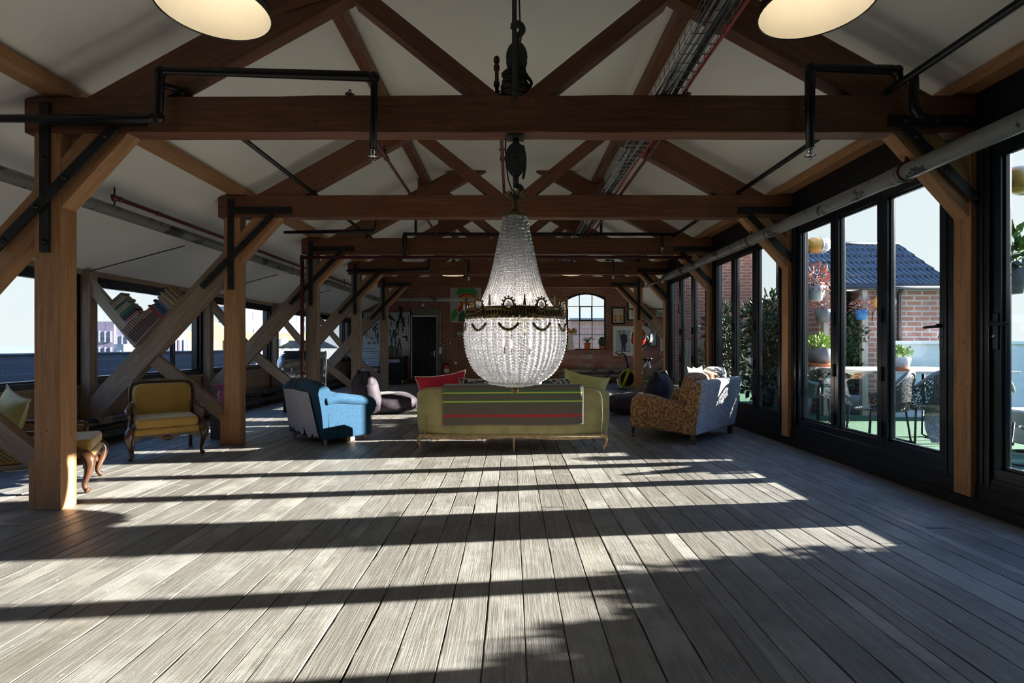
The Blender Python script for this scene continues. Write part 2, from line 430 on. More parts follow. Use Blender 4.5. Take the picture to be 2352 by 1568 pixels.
x = MB(); a0 = P(1290, 806, ZW); b0 = P(1560, 850, ZW); x.box((a0.x, a0.y-.02, a0.z), (b0.x, b0.y, b0.z)); x.build('trim_1', 'white_brick', kind='structure')
# arched window
def build_arch_window():
    mat('window_black', (.012, .014, .02), .4)
    m = MB(); zf = ZW+20; zb = ZW+32
    top = arc_pts(AW['x0'], AW['x1'], AW['ys'], AW['y0']); w = 16
    cx = (AW['x0']+AW['x1'])/2
    inner = [(x+(w if x < cx-1 else -w if x > cx+1 else 0)*min(1, abs(x-cx)/120), y+w) for x, y in top]
    for i in range(len(top)-1):
        a, b, c, d = top[i], top[i+1], inner[i+1], inner[i]
        m.prism([V(a[0], a[1], zf), V(b[0], b[1], zf), V(c[0], c[1], zf), V(d[0], d[1], zf)], V(0, 0, 12)-V(0, 0, 0))
    m.ub(AW['x0'], AW['x0']+w, AW['ys'], AW['y1'], zf, zb); m.ub(AW['x1']-w, AW['x1'], AW['ys'], AW['y1'], zf, zb)
    m.ub(AW['x0'], AW['x1'], AW['y1']-10, AW['y1'], zf, zb)
    xs = [(1331.5-VX)*ZW/F, (1360.5-VX)*ZW/F]; ys = [(v-VY)*ZW/F for v in (703, 736, 768)]
    for xx in xs: m.ub(xx-4, xx+4, AW['y0']+10, AW['y1'], zf, zb)
    for yy in ys: m.ub(AW['x0'], AW['x1'], yy-3.5, yy+3.5, zf, zb)
    o = m.build('window_1', 'window_black', kind='structure')
    q = MB(); x0, x1 = xs; y0, y1 = ys[0], ys[1]
    for a in ((x0, x1, y0-4, y0+9), (x0, x1, y1-9, y1+5), (x0-4, x0+10, y0, y1), (x1-10, x1+4, y0, y1)): q.ub(*a, zf-7, zf)
    q.build('opening_sash', 'window_black', o)
    g = MB(); g.ub(AW['x0']+4, AW['x1']-4, AW['ys']+2, AW['y1']-4, zf+5, zf+6.5)
    gi = [p for p in inner]
    g.prism([V(p[0], p[1]-6, zf+5) for p in inner]+[V(AW['x1']-4, AW['ys']+2, zf+5), V(AW['x0']+4, AW['ys']+2, zf+5)], V(0, 0, 1.5)-V(0, 0, 0))
    g.build('glass_pane', 'glass', o)
    s = MB(); s.ub(AW['x0']-8, AW['x1']+8, AW['y1'], AW['y1']+14, ZW-64, ZW+34); s.build('trim_2', 'brick_in', kind='structure')
build_arch_window()
# door
def build_door():
    mat('door_black', (.008, .009, .014), .3)
    o = MB().ub(DR['x0']+4, DR['x1']-4, DR['y0']+4, DR['y1'], ZW+8, ZW+22).build('door_1', 'door_black', kind='structure', bevel=.004)
    p = MB(); cx = (DR['x0']+DR['x1'])/2; 
    for a, b in ((DR['x0']+24, cx-10), (cx+10, DR['x1']-24)):
        for y0, y1 in ((DR['y0']+30, 40), (70, DR['y1']-30)):
            p.ub(a, b, y0, y1, ZW+5, ZW+8)
    p.build('door_panel', 'door_black', o, bevel=.006)
    h = MB(); c = P(998, 812, ZW+4); h.tube([c, c+Vector((0, -.06, 0)), c+Vector((-.12, -.06, 0))], .012); h.box(c+Vector((-.02, 0, -.1)), c+Vector((.02, .02, .1))); h.build('door_handle', 'chrome', o)
    f = MB(); st = mat('stone_surround', (.20, .19, .16), .9, var=.3, vscale=3)
    w = 24
    f.ub(DR['x0']-10, DR['x0'], DR['y0']-60, FL, ZW-8, ZW); f.ub(DR['x1'], DR['x1']+50, DR['y0'], FL, ZW-8, ZW); f.ub(DR['x0']-10, DR['x1']+50, DR['y0']-66, DR['y0'], ZW-8, ZW)
    f.build('trim_3', 'stone_surround', kind='structure')
    MB().ub(DR['x0'], DR['x1'], DR['y1'], FL, ZW-70, ZW).build('trim_4', 'timber_dark', kind='structure')
build_door()
# left wall : boarded dado, window band, head plate
def build_left():
    m = MB()
    for i, (y0, y1) in enumerate(((160, 215), (216, 272), (273, 328), (329, 378))): m.ub(XL-24, XL+(2 if i % 2 else 0), y0, y1, ZB, ZW)
    m.ub(XL-60, XL-24, 150, FL, ZB, ZW)
    m.build('wall_left', 'timber_grey', kind='structure')
    MB().ub(XL-40, XL+22, -300, -272, ZB, ZW).build('trim_5', 'timber_grey', kind='structure', bevel=.004)
    MB().ub(XL-8, XL+14, 150, 160, ZB, ZW).build('trim_6', 'timber_grey', kind='structure')
    n = 2
    MB().ub(XL-40, XL-4, -272, 151, ZB, 1200-BAY+10).build('light_stop_left', 'timber_grey', kind='structure')  # added unseen infill over the rear left windows, keeps light out
    for k in range(0, 6):
        z0 = (1992.4+BAY*(k-1))+20; z1 = min(z0+BAY-4, ZW)
        if k == 5: z0 = ZK[4]+20
        if z1-z0 < 60: continue
        f = MB(); x0, x1 = XL-40, XL+8
        f.ub(x0, x1, -272, -246, z0, z1); f.ub(x0, x1, 130, 151, z0, z1); f.ub(x0, x1, -246, 130, z0, z0+30); f.ub(x0, x1, -246, 130, z1-30, z1)
        f.ub(x0+12, x1-12, -246, -236, z0+30, z1-30); f.ub(x0+12, x1-12, 122, 130, z0+30, z1-30); f.ub(x0+12, x1-12, -246, 130, z0+30, z0+42); f.ub(x0+12, x1-12, -246, 130, z1-42, z1-30)
        o = f.build('window_%d' % n, 'dark_frame', kind='structure', bevel=.003); n += 1
        MB().ub(XL-18, XL-16.5, -240, 126, z0+36, z1-36).build('glass_pane', 'glass', o)
    # unseen wall behind the camera, made solid and dark to cut back light
    m = MB()
    m.ub(XL-60, XR+80, -1000, FL, ZB-60, ZB)
    m.build('wall_front', 'timber_dark', kind='structure')
build_left()
# right side : dark plinth, fascia, folding glass doors
def build_right():
    m = MB()
    m.ub(1066, XR+30, 318, FL, ZB, ZT); m.ub(1060, XR+20, 352, FL, ZB, ZT); m.ub(1068, XR+22, 306, 318, ZB, ZT); m.ub(1064, XR+22, 322, 326, ZB, ZT)
    m.ub(1070, XR+30, -1000+420, -470, ZB, ZT); m.ub(1066, XR+30, -500, -478, ZB, ZT)
    m.build('wall_right', 'dark_panel', kind='structure')
    # bricks above plate up to the roof are hidden; infill of frame behind each post
    j = MB()
    for k in range(-2, 4):
        zp = 1200+BAY*k; j.ub(1062 if k < 0 else 1069, XR+28, -478, 318, zp-34, zp+88)
        for q in (-34, -18, 52, 80): j.ub(1066, 1074, -478, 318, zp+q, zp+q+8)
    j.ub(1070, XR+28, -478, -450, ZB, ZT); j.ub(1070, XR+28, 296, 308, ZB, ZT)
    j.build('trim_7', 'dark_frame', kind='structure', bevel=.003)
    dn = 2
    MB().ub(1074, XR+28, -450, 296, ZB, 1200-BAY-34).build('light_stop_right', 'dark_panel', kind='structure')  # added unseen panel in place of glass, cuts light from behind the camera
    for k in range(-1, 3):
        zp = 1200+BAY*k; z0 = zp+88; z1 = zp+BAY-34; w = (z1-z0)/3
        for i in range(3):
            a, b = z0+w*i+1, z0+w*(i+1)-1; s = 20; f = MB()
            xa, xb = 1073, 1097
            f.ub(xa, xb, -450, -424, a, b); f.ub(xa, xb, 272, 297, a, b); f.ub(xa, xb, -424, 272, a, a+s); f.ub(xa, xb, -424, 272, b-s, b)
            for c in (a+s, b-s-5): f.ub(xa+7, xb-7, -424, 272, c, c+5)
            f.ub(xa+7, xb-7, -424, -418, a+s, b-s); f.ub(xa+7, xb-7, 265, 272, a+s, b-s)
            o = f.build('door_%d' % dn, 'dark_frame', kind='structure', bevel=.0025); dn += 1
            MB().ub(1084, 1085.5, -421, 269, a+s+2, b-s-2).build('glass_pane', 'glass', o)
            if i == 0 or (k == -1 and i == 2):
                side = a+s/2 if i == 0 else b-s/2; d = 1 if i == 0 else -1
                h = MB(); h.ub(1069, 1074, -72, 8, side-6, side+6); h.build('lock_plate', 'dark_frame', o, bevel=.003)
                h = MB(); h.tube([V(1074, -50, side), V(1060, -50, side), V(1059, -48, side+d*6), V(1060, -47, side+d*42)], .012, 8); h.build('lever_handle', 'iron', o)
                h = MB(); h.lathe([(0, 0), (.012, 0), (.012, .02), (0, .02)], V(1069.5, -22, side), (-1, 0, 0), 10); h.build('key_cylinder', 'chrome', o)
            if i == 1:
                h = MB(); zz = b-8; h.tube([V(1074, -255, zz), V(1062, -255, zz), V(1062, -208, zz), V(1074, -208, zz)], .008, 6); h.build('pull_handle', 'iron', o)
            if i > 0:
                h = MB()
                for yy in (-110, 60, 220): h.ub(1068, 1074, yy, yy+42, a-5, a+5)
                h.build('hinge', 'iron', o)
build_right()
# the room widens behind the last glass doors
m = MB(); m.ub(XR-20, 1740, -700, FL, ZT, ZT+40); m.build('wall_return', 'brick_in', kind='structure')
m = MB(); m.ub(XR2, XR2+60, -330, -262, ZT, ZW); m.ub(XR2, XR2+60, 120, FL, ZT, ZW)
for za, zb_ in ((ZT, 3760), (4400, 4560), (5200, ZW)): m.ub(XR2, XR2+60, -262, 120, za, zb_)
m.build('wall_aisle', 'brick_side', kind='structure')
for i_, (za, zb_) in enumerate(((3760, 4400), (4560, 5200))):
    f = MB(); x0, x1 = XR2+10, XR2+40
    for q in ((-262, -240, za, zb_), (98, 120, za, zb_), (-240, 98, za, za+22), (-240, 98, zb_-22, zb_), (-240, 98, (za+zb_)/2-8, (za+zb_)/2+8)): f.ub(x0, x1, *q)
    o = f.build('window_%d' % (12+i_), 'dark_frame', kind='structure', bevel=.003)
    MB().ub(XR2+24, XR2+25.5, -238, 96, za+24, zb_-24).build('glass_pane', 'glass', o)
# ================================================================ TRUSSES
iron = 'iron'
def strap(T, name, pts, w, z, bolts):
    a, b = pts; m = MB(); d = Vector(V(*b, 0)-V(*a, 0)); n = Vector((-d.z, 0, d.x)).normalized()*w*K/2
    A, B = V(a[0], a[1], z), V(b[0], b[1], z)
    m.prism([A-n, B-n, B+n, A+n], (0, -5*K, 0))
    o = m.build(name, 'iron', T, bevel=.0015)
    for t in bolts:
        c = A.lerp(B, t)+Vector((0, -5*K, 0)); q = MB().lathe([(0, .022), (.016, .018), (.022, .004), (.022, -.002)], c, (0, -1, 0), 8)
        q.build('bolt', 'iron', o)
WORDS = ['nearest', 'second nearest', 'third from the viewer', 'fourth from the viewer', 'farthest']
for k, z in enumerate(ZK):
    T = thing('roof_truss', [
        'dark brown timber truss nearest the viewer, its thick tie beam carrying the pulley and rope',
        'timber truss directly behind the chandelier top with the book-filled cross brace at its left',
        'third timber truss back, with the red sprinkler riser on its left post',
        'fourth timber truss back, tie beam just above the farther round pendant lamps',
        'farthest timber truss, in front of the brick wall with braces on both sides'][k], 'roof truss', V(0, FL, z))
    zb = z+46
    yb = 4*math.sin(k*2.1)
    # tie beam: a hand-hewn section, slightly waved
    m = MB(); N = 26; x0, x1 = -1119, 1078 if k < 4 else 1119
    def sect(x):
        w = 2.2*noise.noise(Vector((x*.006, k*5.0, 0))); w2 = 2*noise.noise(Vector((x*.006, k*5.0, 9)))
        dz = 1.5*noise.noise(Vector((x*.01, k*5.0, 4)))
        lift = (5.5 if k == 0 else 2)*max(0, -(x+300)/800)*(-1)
        return [V(x, -576+w-lift, z+dz), V(x, -490+w2, z+dz), V(x, -490+w2, zb), V(x, -576+w-lift, zb)]
    base = 0
    for i in range(N+1):
        x_ = x0+(x1-x0)*i/N; m.v += sect(x_)
    for i in range(N):
        u0, u1 = (x1-x0)*K*i/N, (x1-x0)*K*(i+1)/N
        for j in range(4):
            jj = (j+1) % 4; m.face([i*4+j, i*4+jj, i*4+4+jj, i*4+4+j], [(u0, j*.3), (u0, j*.3+.28), (u1, j*.3+.28), (u1, j*.3)])
    m.face([3, 2, 1, 0]); m.face([N*4, N*4+1, N*4+2, N*4+3])
    m.build('tie_beam', 'timber_brown', T, bevel=.008)
    for s in (-1, 1):
        # rafter
        top = lambda X: -(567+.55*(994-abs(X)))
        xs = (1060, 317); xl = (1060, 131)
        def Q(X, Y, zz): return V(s*X, Y, zz)
        m = MB()
        poly = [(981, -573), (317, top(317)), (131, top(131)+103), (796, -573)]
        pp = [Q(a, b, z+6) for a, b in poly]
        m.prism(pp if s > 0 else pp[::-1], (0, 38*K, 0))
        # UV along the rafter
        for fi, f in enumerate(m.f):
            m.uv[fi] = [((m.v[i].x*.876+m.v[i].z*.48*(-s))*s, m.v[i].z*.876+m.v[i].x*.48*s+m.v[i].y) for i in f]
        m.build('rafter', 'timber_brown' if k < 2 else 'timber_brown', T, bevel=.006)
        m = MB(); m.beam(Q(38, -560, z+23), Q(352, -812, z+23), 40*K, 44*K); m.build('strut', 'timber_brown', T, bevel=.005)
        # cleat carrying purlin
        m = MB(); pts = [(500, -838), (448, -866), (398, -870), (420, -800), (520, -770)]
        pp = [Q(a, b, z+1) for a, b in pts]; m.prism(pp if s > 0 else pp[::-1], (0, 5*K, 0)); 
        m.ub(s*478, s*500, -838, -905, z+8, z+42)
        m.build('purlin_cleat', 'timber_brown', T, bevel=.004)
        full = s < 0 or k == 4
        # post
        xa = (1096, 1035) if s < 0 or k == 4 else (1098, 1055)
        m = MB(); xi, xo = xa[1], xa[0]
        yt = -490; ye = FL if not (s > 0 and k < 3) else 348
        n_ = 12
        for i in range(n_+1):
            y = yt+(ye-yt)*i/n_; w = 1.6*noise.noise(Vector((y*.01, k*7.0+s, 0))); w2 = 1.6*noise.noise(Vector((y*.01, k*7.0+s, 7)))
            m.v += [V(s*xo, y, z), V(s*(xi+w), y, z+w2*.6), V(s*(xi+w), y, zb), V(s*xo, y, zb)]
        for i in range(n_):
            u0, u1 = (ye-yt)*K*i/n_, (ye-yt)*K*(i+1)/n_
            for j in range(4):
                jj = (j+1) % 4; f = [i*4+j, i*4+jj, i*4+4+jj, i*4+4+j]; uvs = [(u0, j*.2), (u0, j*.2+.2), (u1, j*.2+.2), (u1, j*.2)]
                m.face(f if s > 0 else f[::-1], uvs if s > 0 else uvs[::-1])
        m.face([0, 1, 2, 3] if s < 0 else [3, 2, 1, 0]); m.face([n_*4+q for q in ((3, 2, 1, 0) if s < 0 else (0, 1, 2, 3))])
        if not (s > 0 and k < 3): m.ub(s*(xo), s*(xo+15), 262, FL, z+2, zb-2)
        m.build('post', 'timber_orange' if k < 2 or s > 0 else 'timber_grey', T, bevel=.006)
        # brace lines ------------------------------------------------
        L = lambda X: -337+1.108*(X-1121)      # upper edge Y at |X|
        if full:
            # knee brace from beam soffit to the post
            pk = [(984, -490), (880, -490), (xi, -490+1.108*(xi-880)), (xi, L(xi))]
            pp = [Q(a, b, z+2) for a, b in pk]; m = MB().prism(pp if s > 0 else pp[::-1], (0, 42*K, 0))
            for fi, f in enumerate(m.f): m.uv[fi] = [((m.v[i].x*.67*s-m.v[i].z*.74), m.v[i].z*.67+m.v[i].x*.74*s+m.v[i].y) for i in f]
            m.build('knee_brace', 'timber_orange', T, bevel=.005)
            pk = [(xo, L(xo)), (xo, -490+1.108*(xo-880)), (1570, 272), (1612, 272), (1618, 205)]
            pp = [Q(a, b, z+4) for a, b in pk]; m = MB().prism(pp if s > 0 else pp[::-1], (0, 38*K, 0))
            for fi, f in enumerate(m.f): m.uv[fi] = [((m.v[i].x*.67*s-m.v[i].z*.74), m.v[i].z*.67+m.v[i].x*.74*s+m.v[i].y) for i in f]
            m.build('long_brace', 'timber_orange' if k == 0 else 'timber_grey', T, bevel=.005)
            # counter brace, upper and lower pieces, stepped behind
            pk = [(1622, -268), (1622, -215), (1418, 16), (1390, -8)]
            pk = [(1622, -262), (1440, -22), (1405, 10), (1362, 0), (1622, -214)]
            pk = [(1622, -268), (1622, -212), (1372+68, 8), (1372+30, -12), (1410, -20)]
            pp = [Q(1622, -268, z+10), Q(1414, -24, z+10), Q(1446, 8, z+10), Q(1622, -206, z+10)]
            # (upper edge first, then the crossing edge, then the lower edge)
            m = MB().prism(pp if s < 0 else pp[::-1], (0, 24*K, 0))
            for fi, f in enumerate(m.f): m.uv[fi] = [((m.v[i].x*.65*s+m.v[i].z*.76), m.v[i].z*.65-m.v[i].x*.76*s+m.v[i].y) for i in f]
            m.build('counter_brace', 'timber_pale' if k < 2 else 'timber_grey', T, bevel=.004)
            pp = [Q(1356, 37, z+10), Q(xo, 37+.797*(1356-xo), z+10), Q(xo, 95+.797*(1356-xo), z+10), Q(1396, 66, z+10)]
            m = MB().prism(pp if s < 0 else pp[::-1], (0, 24*K, 0))
            for fi, f in enumerate(m.f): m.uv[fi] = [((m.v[i].x*.78*s+m.v[i].z*.62), m.v[i].z*.78-m.v[i].x*.62*s+m.v[i].y) for i in f]
            m.build('lower_counter_brace', 'timber_grey', T, bevel=.004)
            m = MB().ub(s*1608, s*1645, -290, FL, z+2, z+40); m.build('wall_post', 'timber_grey', T, bevel=.005)
            m = MB().ub(s*1560, s*1640, 272, 300, z-4, z+50); m.build('sole_plate', 'timber_grey', T, bevel=.005)
            strap(T, 'iron_strap', ((s*1064, -516), (s*834, -516)), 24, z, (.12, .45, .8))
            strap(T, 'iron_strap', ((s*1068, -558), (s*1068, -214)), 22, z-1, (.1, .38, .62, .93))
            strap(T, 'iron_strap', ((s*904, -500), (s*1176, -222)), 22, z-5.5, (.08, .42, .66, .93))
        else:
            y2 = -490+1.108*(1055-880); pk = [(984, -490), (880, -490), (1055, -296), (1078, -296), (1098, L(1098))]
            pp = [Q(a, b, z+4) for a, b in pk]; m = MB().prism(pp, (0, 38*K, 0))
            for fi, f in enumerate(m.f): m.uv[fi] = [((m.v[i].x*.67-m.v[i].z*.74), m.v[i].z*.67+m.v[i].x*.74+m.v[i].y) for i in f]
            m.build('knee_brace', 'timber_orange', T, bevel=.005)
            strap(T, 'iron_strap', ((1070, -516), (864, -516)), 24, z, (.12, .45, .8))
            strap(T, 'iron_strap', ((904, -500), (1090, -310)), 22, z-1, (.12, .5, .85))
# purlins and plates along the roof
def lug(name, label, cat, x0, x1, y0, y1, z0, z1, m='timber_brown', **kw):
    o = MB().ub(x0, x1, y0, y1, z0, z1).build(name, m, bevel=.006); return tag(o, label, cat, **kw)
lug('purlin', 'long timber purlin under the ceiling fold, left of the pulley', 'beam', -474, -438, -864, -905, ZB+5, ZW-2)
lug('purlin', 'long timber purlin under the ceiling fold, beside the cable tray', 'beam', 438, 474, -864, -905, ZB+5, ZW-2)
lug('wall_plate', 'long orange eaves timber above the left row of posts', 'beam', -1080, -1020, -578, -604, ZB+5, ZW-2, 'timber_orange')
lug('wall_plate', 'long orange eaves timber above the glass doors', 'beam', 1022, 1078, -580, -608, ZB+5, ZW-2, 'timber_orange')
# ================================================================ SERVICES UNDER THE ROOF
def pipe(name, label, cat, pts, r, m, group=None, n=12, collars=(), T=None):
    o = MB().tube([V(*p) for p in pts], r*K, n).build(name, m)
    tag(o, label, cat, group)
    for (p, ax, w) in collars:
        c = MB().lathe([(r*K*.9, -w*K), (r*K*1.18, -w*K), (r*K*1.18, w*K), (r*K*.9, w*K)], V(*p), ax, 14); c.build('collar', m, o)
    return o
Zd = (0, 1, 0)
BP = thing('heating_pipe', 'thick peeling grey heating pipe running along above the glass doors', 'pipe', V(925, -407, 1200))
MB().tube([V(925, -407, z) for z in range(int(ZB)+10, 3150, 150)]+[V(925, -407, 3150)], 19.5*K, 20, caps=False).build('pipe_run', 'peel', BP)
MB().tube([V(925, -407, 3140), V(925, -407, 3600)], 9*K, 12).build('thin_end', 'red_pipe', BP)
for z in (1245, 1262, 2010, 2640, 2730, 2860): MB().lathe([(.066, -.03), (.073, -.028), (.073, .028), (.066, .03)], V(925, -407, z), Zd, 20).build('collar', 'peel', BP)
for z in (1223, 2015, 2808):
    MB().tube([V(925, -489, z), V(925, -428, z)], 4*K, 8).build('hanger_rod', 'red_pipe', BP)
    m = MB().tube([V(925+22*math.cos(a), -407-22*math.sin(a), z) for a in [i*math.pi/8 for i in range(17)]], 2.5*K, 6, closed=False); m.build('hanger_ring', 'red_pipe', BP)
LP = thing('heating_pipe', 'thick peeling grey heating pipe below the left roof slope, turning across the brick wall', 'pipe', V(-1250, -420, 1200))
pl = [(-1235, -405, ZB+10)]+[(-1240, -412, 200)]+[(-1245, -420-12*(z-1000)/4000, z) for z in range(900, 4800, 300)]+[(-1245, -432, 4820), (-1235, -432, 4850), (-1215, -432, 4862), (400, -432, 4880)]
MB().tube([V(*p) for p in pl], 18.5*K, 18).build('pipe_run', 'peel', LP)
for z in (1010, 2290, 2320, 2960, 3560, 4640): MB().lathe([(.063, -.03), (.074, -.028), (.074, .028), (.063, .03)], V(-1245, -420-12*(z-1000)/4000, z), Zd, 18).build('collar', 'peel', LP)
for z in (1640, 2380, 3100, 3900):
    MB().tube([V(-1245, hz(1245)+2, z), V(-1245, -440, z)], 2.5*K, 6).build('hanger_rod', 'iron', LP)
for x in (-900, -500, -60): MB().tube([V(x, -432, ZW), V(x, -432, 4890)], 5*K, 8).build('wall_bracket', 'iron', LP)
pipe('sprinkler_pipe', 'dark red pipe hung beside the grey heating pipe under the left roof slope', 'pipe', [(-1215, -443, 1600), (-1215, -455, 1600), (-1215, -455, 1610), (-1215, -458, 2900), (-1215, -462, 4300)], 7, 'red_pipe', collars=[((-1215, -455, 1625), Zd, 8), ((-1215, -455, 1800), Zd, 8)])
# sprinkler run in front of the nearest tie beam
def sprinkler_head(par, x, y, z, m='chrome', up=False):
    s = -1 if up else 1; o = V(x, y, z); d = Vector((0, 0, -s))
    q = MB(); q.lathe([(.018, 0), (.018, .03), (.010, .034), (.010, .05)], o, d, 10); q.lathe([(.0, .05), (.038, .052), (.040, .056), (0, .058)], o, d, 14)
    for a in (0, math.pi): q.tube([o+d*.052+Vector((math.cos(a)*.006, 0, 0)), o+d*.07+Vector((math.cos(a)*.016, 0, 0)), o+d*.09], .003, 5)
    q.lathe([(0, .088), (.014, .09), (0, .094)], o, d, 10); q.build('sprinkler_head', m, par)
def elbows(par, pts, r, m):
    for p in pts: MB().ell(V(*p), r*K).build('elbow', m, par)
sp = pipe('sprinkler_pipe', 'black bent sprinkler pipe crossing in front of the left of the nearest tie beam', 'pipe',
     [(-1150, -508, 1168), (-806, -508, 1168), (-788, -520, 1168), (-786, -604, 1168), (-774, -616, 1168), (-318, -602, 1168), (-305, -590, 1168), (-309, -440, 1168)], 8.5, 'black_pipe')
elbows(sp, [(-788, -510, 1168), (-785, -614, 1168), (-306, -600, 1168)], 12.5, 'black_pipe'); sprinkler_head(sp, -309, -438, 1168)
MB().tube([V(-785, -585, 1168), V(-757, -585, 1200)], 7*K, 10).build('branch', 'black_pipe', sp)
sp = pipe('sprinkler_pipe', 'black bent sprinkler pipe crossing in front of the right of the nearest tie beam', 'pipe',
     [(668, -443, 1168), (668, -610, 1168), (680, -622, 1168), (852, -617, 1168), (866, -606, 1168), (868, -592, 1168)], 8.5, 'black_pipe')
elbows(sp, [(670, -620, 1168), (862, -614, 1168)], 12.5, 'black_pipe'); sprinkler_head(sp, 668, -441, 1168)
MB().tube([V(901, -600, 1168), V(901, -530, 1168), V(912, -515, 1168), V(925, -512, 1168)], 9*K, 10).build('drop_pipe', 'black_pipe', sp)
pipe('sprinkler_pipe', 'black sprinkler pipe running lengthwise on the tie beams at the left', 'pipe', [(-757, -585, 1196), (-757, -585, 3700)], 7, 'black_pipe')
pipe('sprinkler_pipe', 'black sprinkler pipe running lengthwise on the tie beams at the right, over the doors', 'pipe', [(868, -586, ZB+20), (868, -586, 4300)], 8, 'black_pipe')
rd = [('left of the pulley', -389, 1210), ('just left of the chandelier chain', -27, 1215), ('beside the cable tray', 385+38, 1210)]
for nm, x, z0 in rd:
    o = pipe('sprinkler_pipe', 'thin dark red pipe running lengthwise on the tie beams, '+nm, 'pipe', [(x, -585, z0+40), (x, -585, 3700)], 5, 'red_pipe')
    for zz in (z0+50, z0+400, z0+900): sprinkler_head(o, x, -590, zz, 'red_pipe', True)
    for zz in (z0+420, z0+1200): MB().lathe([(.017, -.03), (.028, -.026), (.028, .026), (.017, .03)], V(x, -585, zz), Zd, 10).build('coupling', 'red_pipe', o)
o = pipe('riser', 'red rod with couplings standing on the nearest tie beam, left of the rope', 'pipe', [(-33, -578, 1222), (-34, -676, 1222)], 4.5, 'red_pipe')
for y in (-612, -650, -668): MB().lathe([(.014, -.022), (.024, -.018), (.024, .018), (.014, .022)], V(-34, y, 1222), (0, 0, 1), 10).build('coupling', 'red_pipe', o)
# pipes at the third truss
o = pipe('sprinkler_pipe', 'long black pipe across the room just above the third tie beam', 'pipe', [(-560, -470, 2750), (-560, -578, 2750), (-545, -588, 2750), (870, -588, 2750)], 9, 'black_pipe')
elbows(o, [(-557, -586, 2750)], 13, 'black_pipe')
for x in (-502, 474): MB().tube([V(x, -588, 2750), V(x, -660, 2750)], 7*K, 8).build('hanger', 'black_pipe', o)
MB().tube([V(795, -588, 2750), V(795, -520, 2750)], 7*K, 8).build('drop_pipe', 'black_pipe', o); sprinkler_head(o, 795, -518, 2750)
pipe('sprinkler_pipe', 'long dark red pipe across the room under the third tie beam', 'pipe', [(-1110, -466, 2755), (950, -466, 2755)], 8, 'red_pipe')
o = pipe('riser_pipe', 'shiny dark red standpipe against the left post of the third truss', 'pipe', [(-1108, 360, 2770), (-1108, -470, 2770)], 10, 'red_pipe', collars=[((-1108, -466, 2770), (0, 0, 1), 14), ((-1108, 150, 2770), (0, 0, 1), 10)])
MB().lathe([(.06, 0), (.06, .02), (.035, .03)], V(-1108, FL, 2770), (0, 0, 1), 14).build('floor_flange', 'red_pipe', o)
o = pipe('sprinkler_pipe', 'black pipe across at the left of the fourth tie beam with a drop', 'pipe', [(-1120, -512, 3560), (-560, -518, 3560), (-560, -600, 3560)], 7, 'black_pipe')
o = pipe('sprinkler_pipe', 'black pipe with a sprinkler drop below the fourth tie beam, right of the chandelier', 'pipe', [(640, -580, 3540), (690, -580, 3540), (690, -480, 3540)], 7, 'black_pipe'); sprinkler_head(o, 690, -478, 3540)
o = pipe('sprinkler_pipe', 'short black sprinkler drop below the fourth tie beam, left of the chandelier', 'pipe', [(-290, -590, 3560), (-290, -470, 3560)], 6, 'black_pipe'); sprinkler_head(o, -290, -468, 3560)
pipe('sprinkler_pipe', 'thin black pipe between the left posts below the second tie beam', 'pipe', [(-1060, -530, 2440), (-640, -536, 2440), (-630, -600, 2440)], 7, 'black_pipe')
pipe('sprinkler_pipe', 'thin black pipe stub at the far right brick corner', 'pipe', [(1050, -330, 4700), (1400, -330, 4700)], 6, 'black_pipe')
pipe('tie_wire', 'thin steel cable slung under the left roof slope near the books', 'cable', [(-1605, -284, 1990), (-1240, -380, 1985)], 2, 'iron')
pipe('tie_wire', 'thin steel cable slung under the left roof slope in the third bay', 'cable', [(-1605, -284, 2782), (-1240, -380, 2780)], 2, 'iron')
pipe('tie_wire', 'thin steel cable slung under the left roof slope, fourth bay', 'cable', [(-1605, -284, 3574), (-1240, -380, 3570)], 2, 'iron')
# cable tray
TR = thing('cable_tray', 'wire basket cable tray resting on the tie beams right of centre', 'cable tray', V(367, -583, 1200))
m = MB(); zs = -200
for x, y in ((336, -583), (346, -583), (357, -583), (368, -583), (379, -583), (390, -583), (399, -583), (336, -596), (336, -608), (399, -596), (399, -608)):
    m.tube([V(x, y, -200), V(x, y, 4800)], .8*K, 4, sm=False)
m.build('long_wires', 'wire', TR)['kind'] = 'stuff'
for i in range(96):
    z = -180+34*i if i < 60 else 1860+(i-60)*80
    MB().tube([V(336, -608, z), V(336, -583, z), V(399, -583, z), V(399, -608, z)], .9*K, 4, sm=False).build('cross_wire', 'wire', TR)
for i in range(9):
    x = 343+i*5.6+R.uniform(-2, 2); ph = R.random()*9; mm = ['grey_cable', 'black_cable', 'grey_cable', 'white_paint', 'black_cable', 'grey_cable', 'black_cable', 'grey_cable', 'black_cable'][i]
    o = MB().tube([V(x+5*math.sin(z*.006+ph), -588-4*abs(math.sin(z*.004+ph)), z) for z in range(-200, 4700, 90)], (2.4 if i % 2 else 3.1)*K, 6).build('cable', mm)
    tag(o, ['outermost grey', 'outermost black', 'pale grey', 'white', 'thick black', 'middle grey', 'slim black', 'right-hand grey', 'rightmost black'][i]+' electric cable lying in the wire basket tray', 'cable', 'cables in the wire tray')
o = MB().tube([V(402+1.5*math.sin(z*.01), -588, z) for z in range(-200, 4700, 90)], 3.6*K, 8).build('cable', 'red_paint'); tag(o, 'bright red fire-alarm cable along the right edge of the cable tray', 'cable')
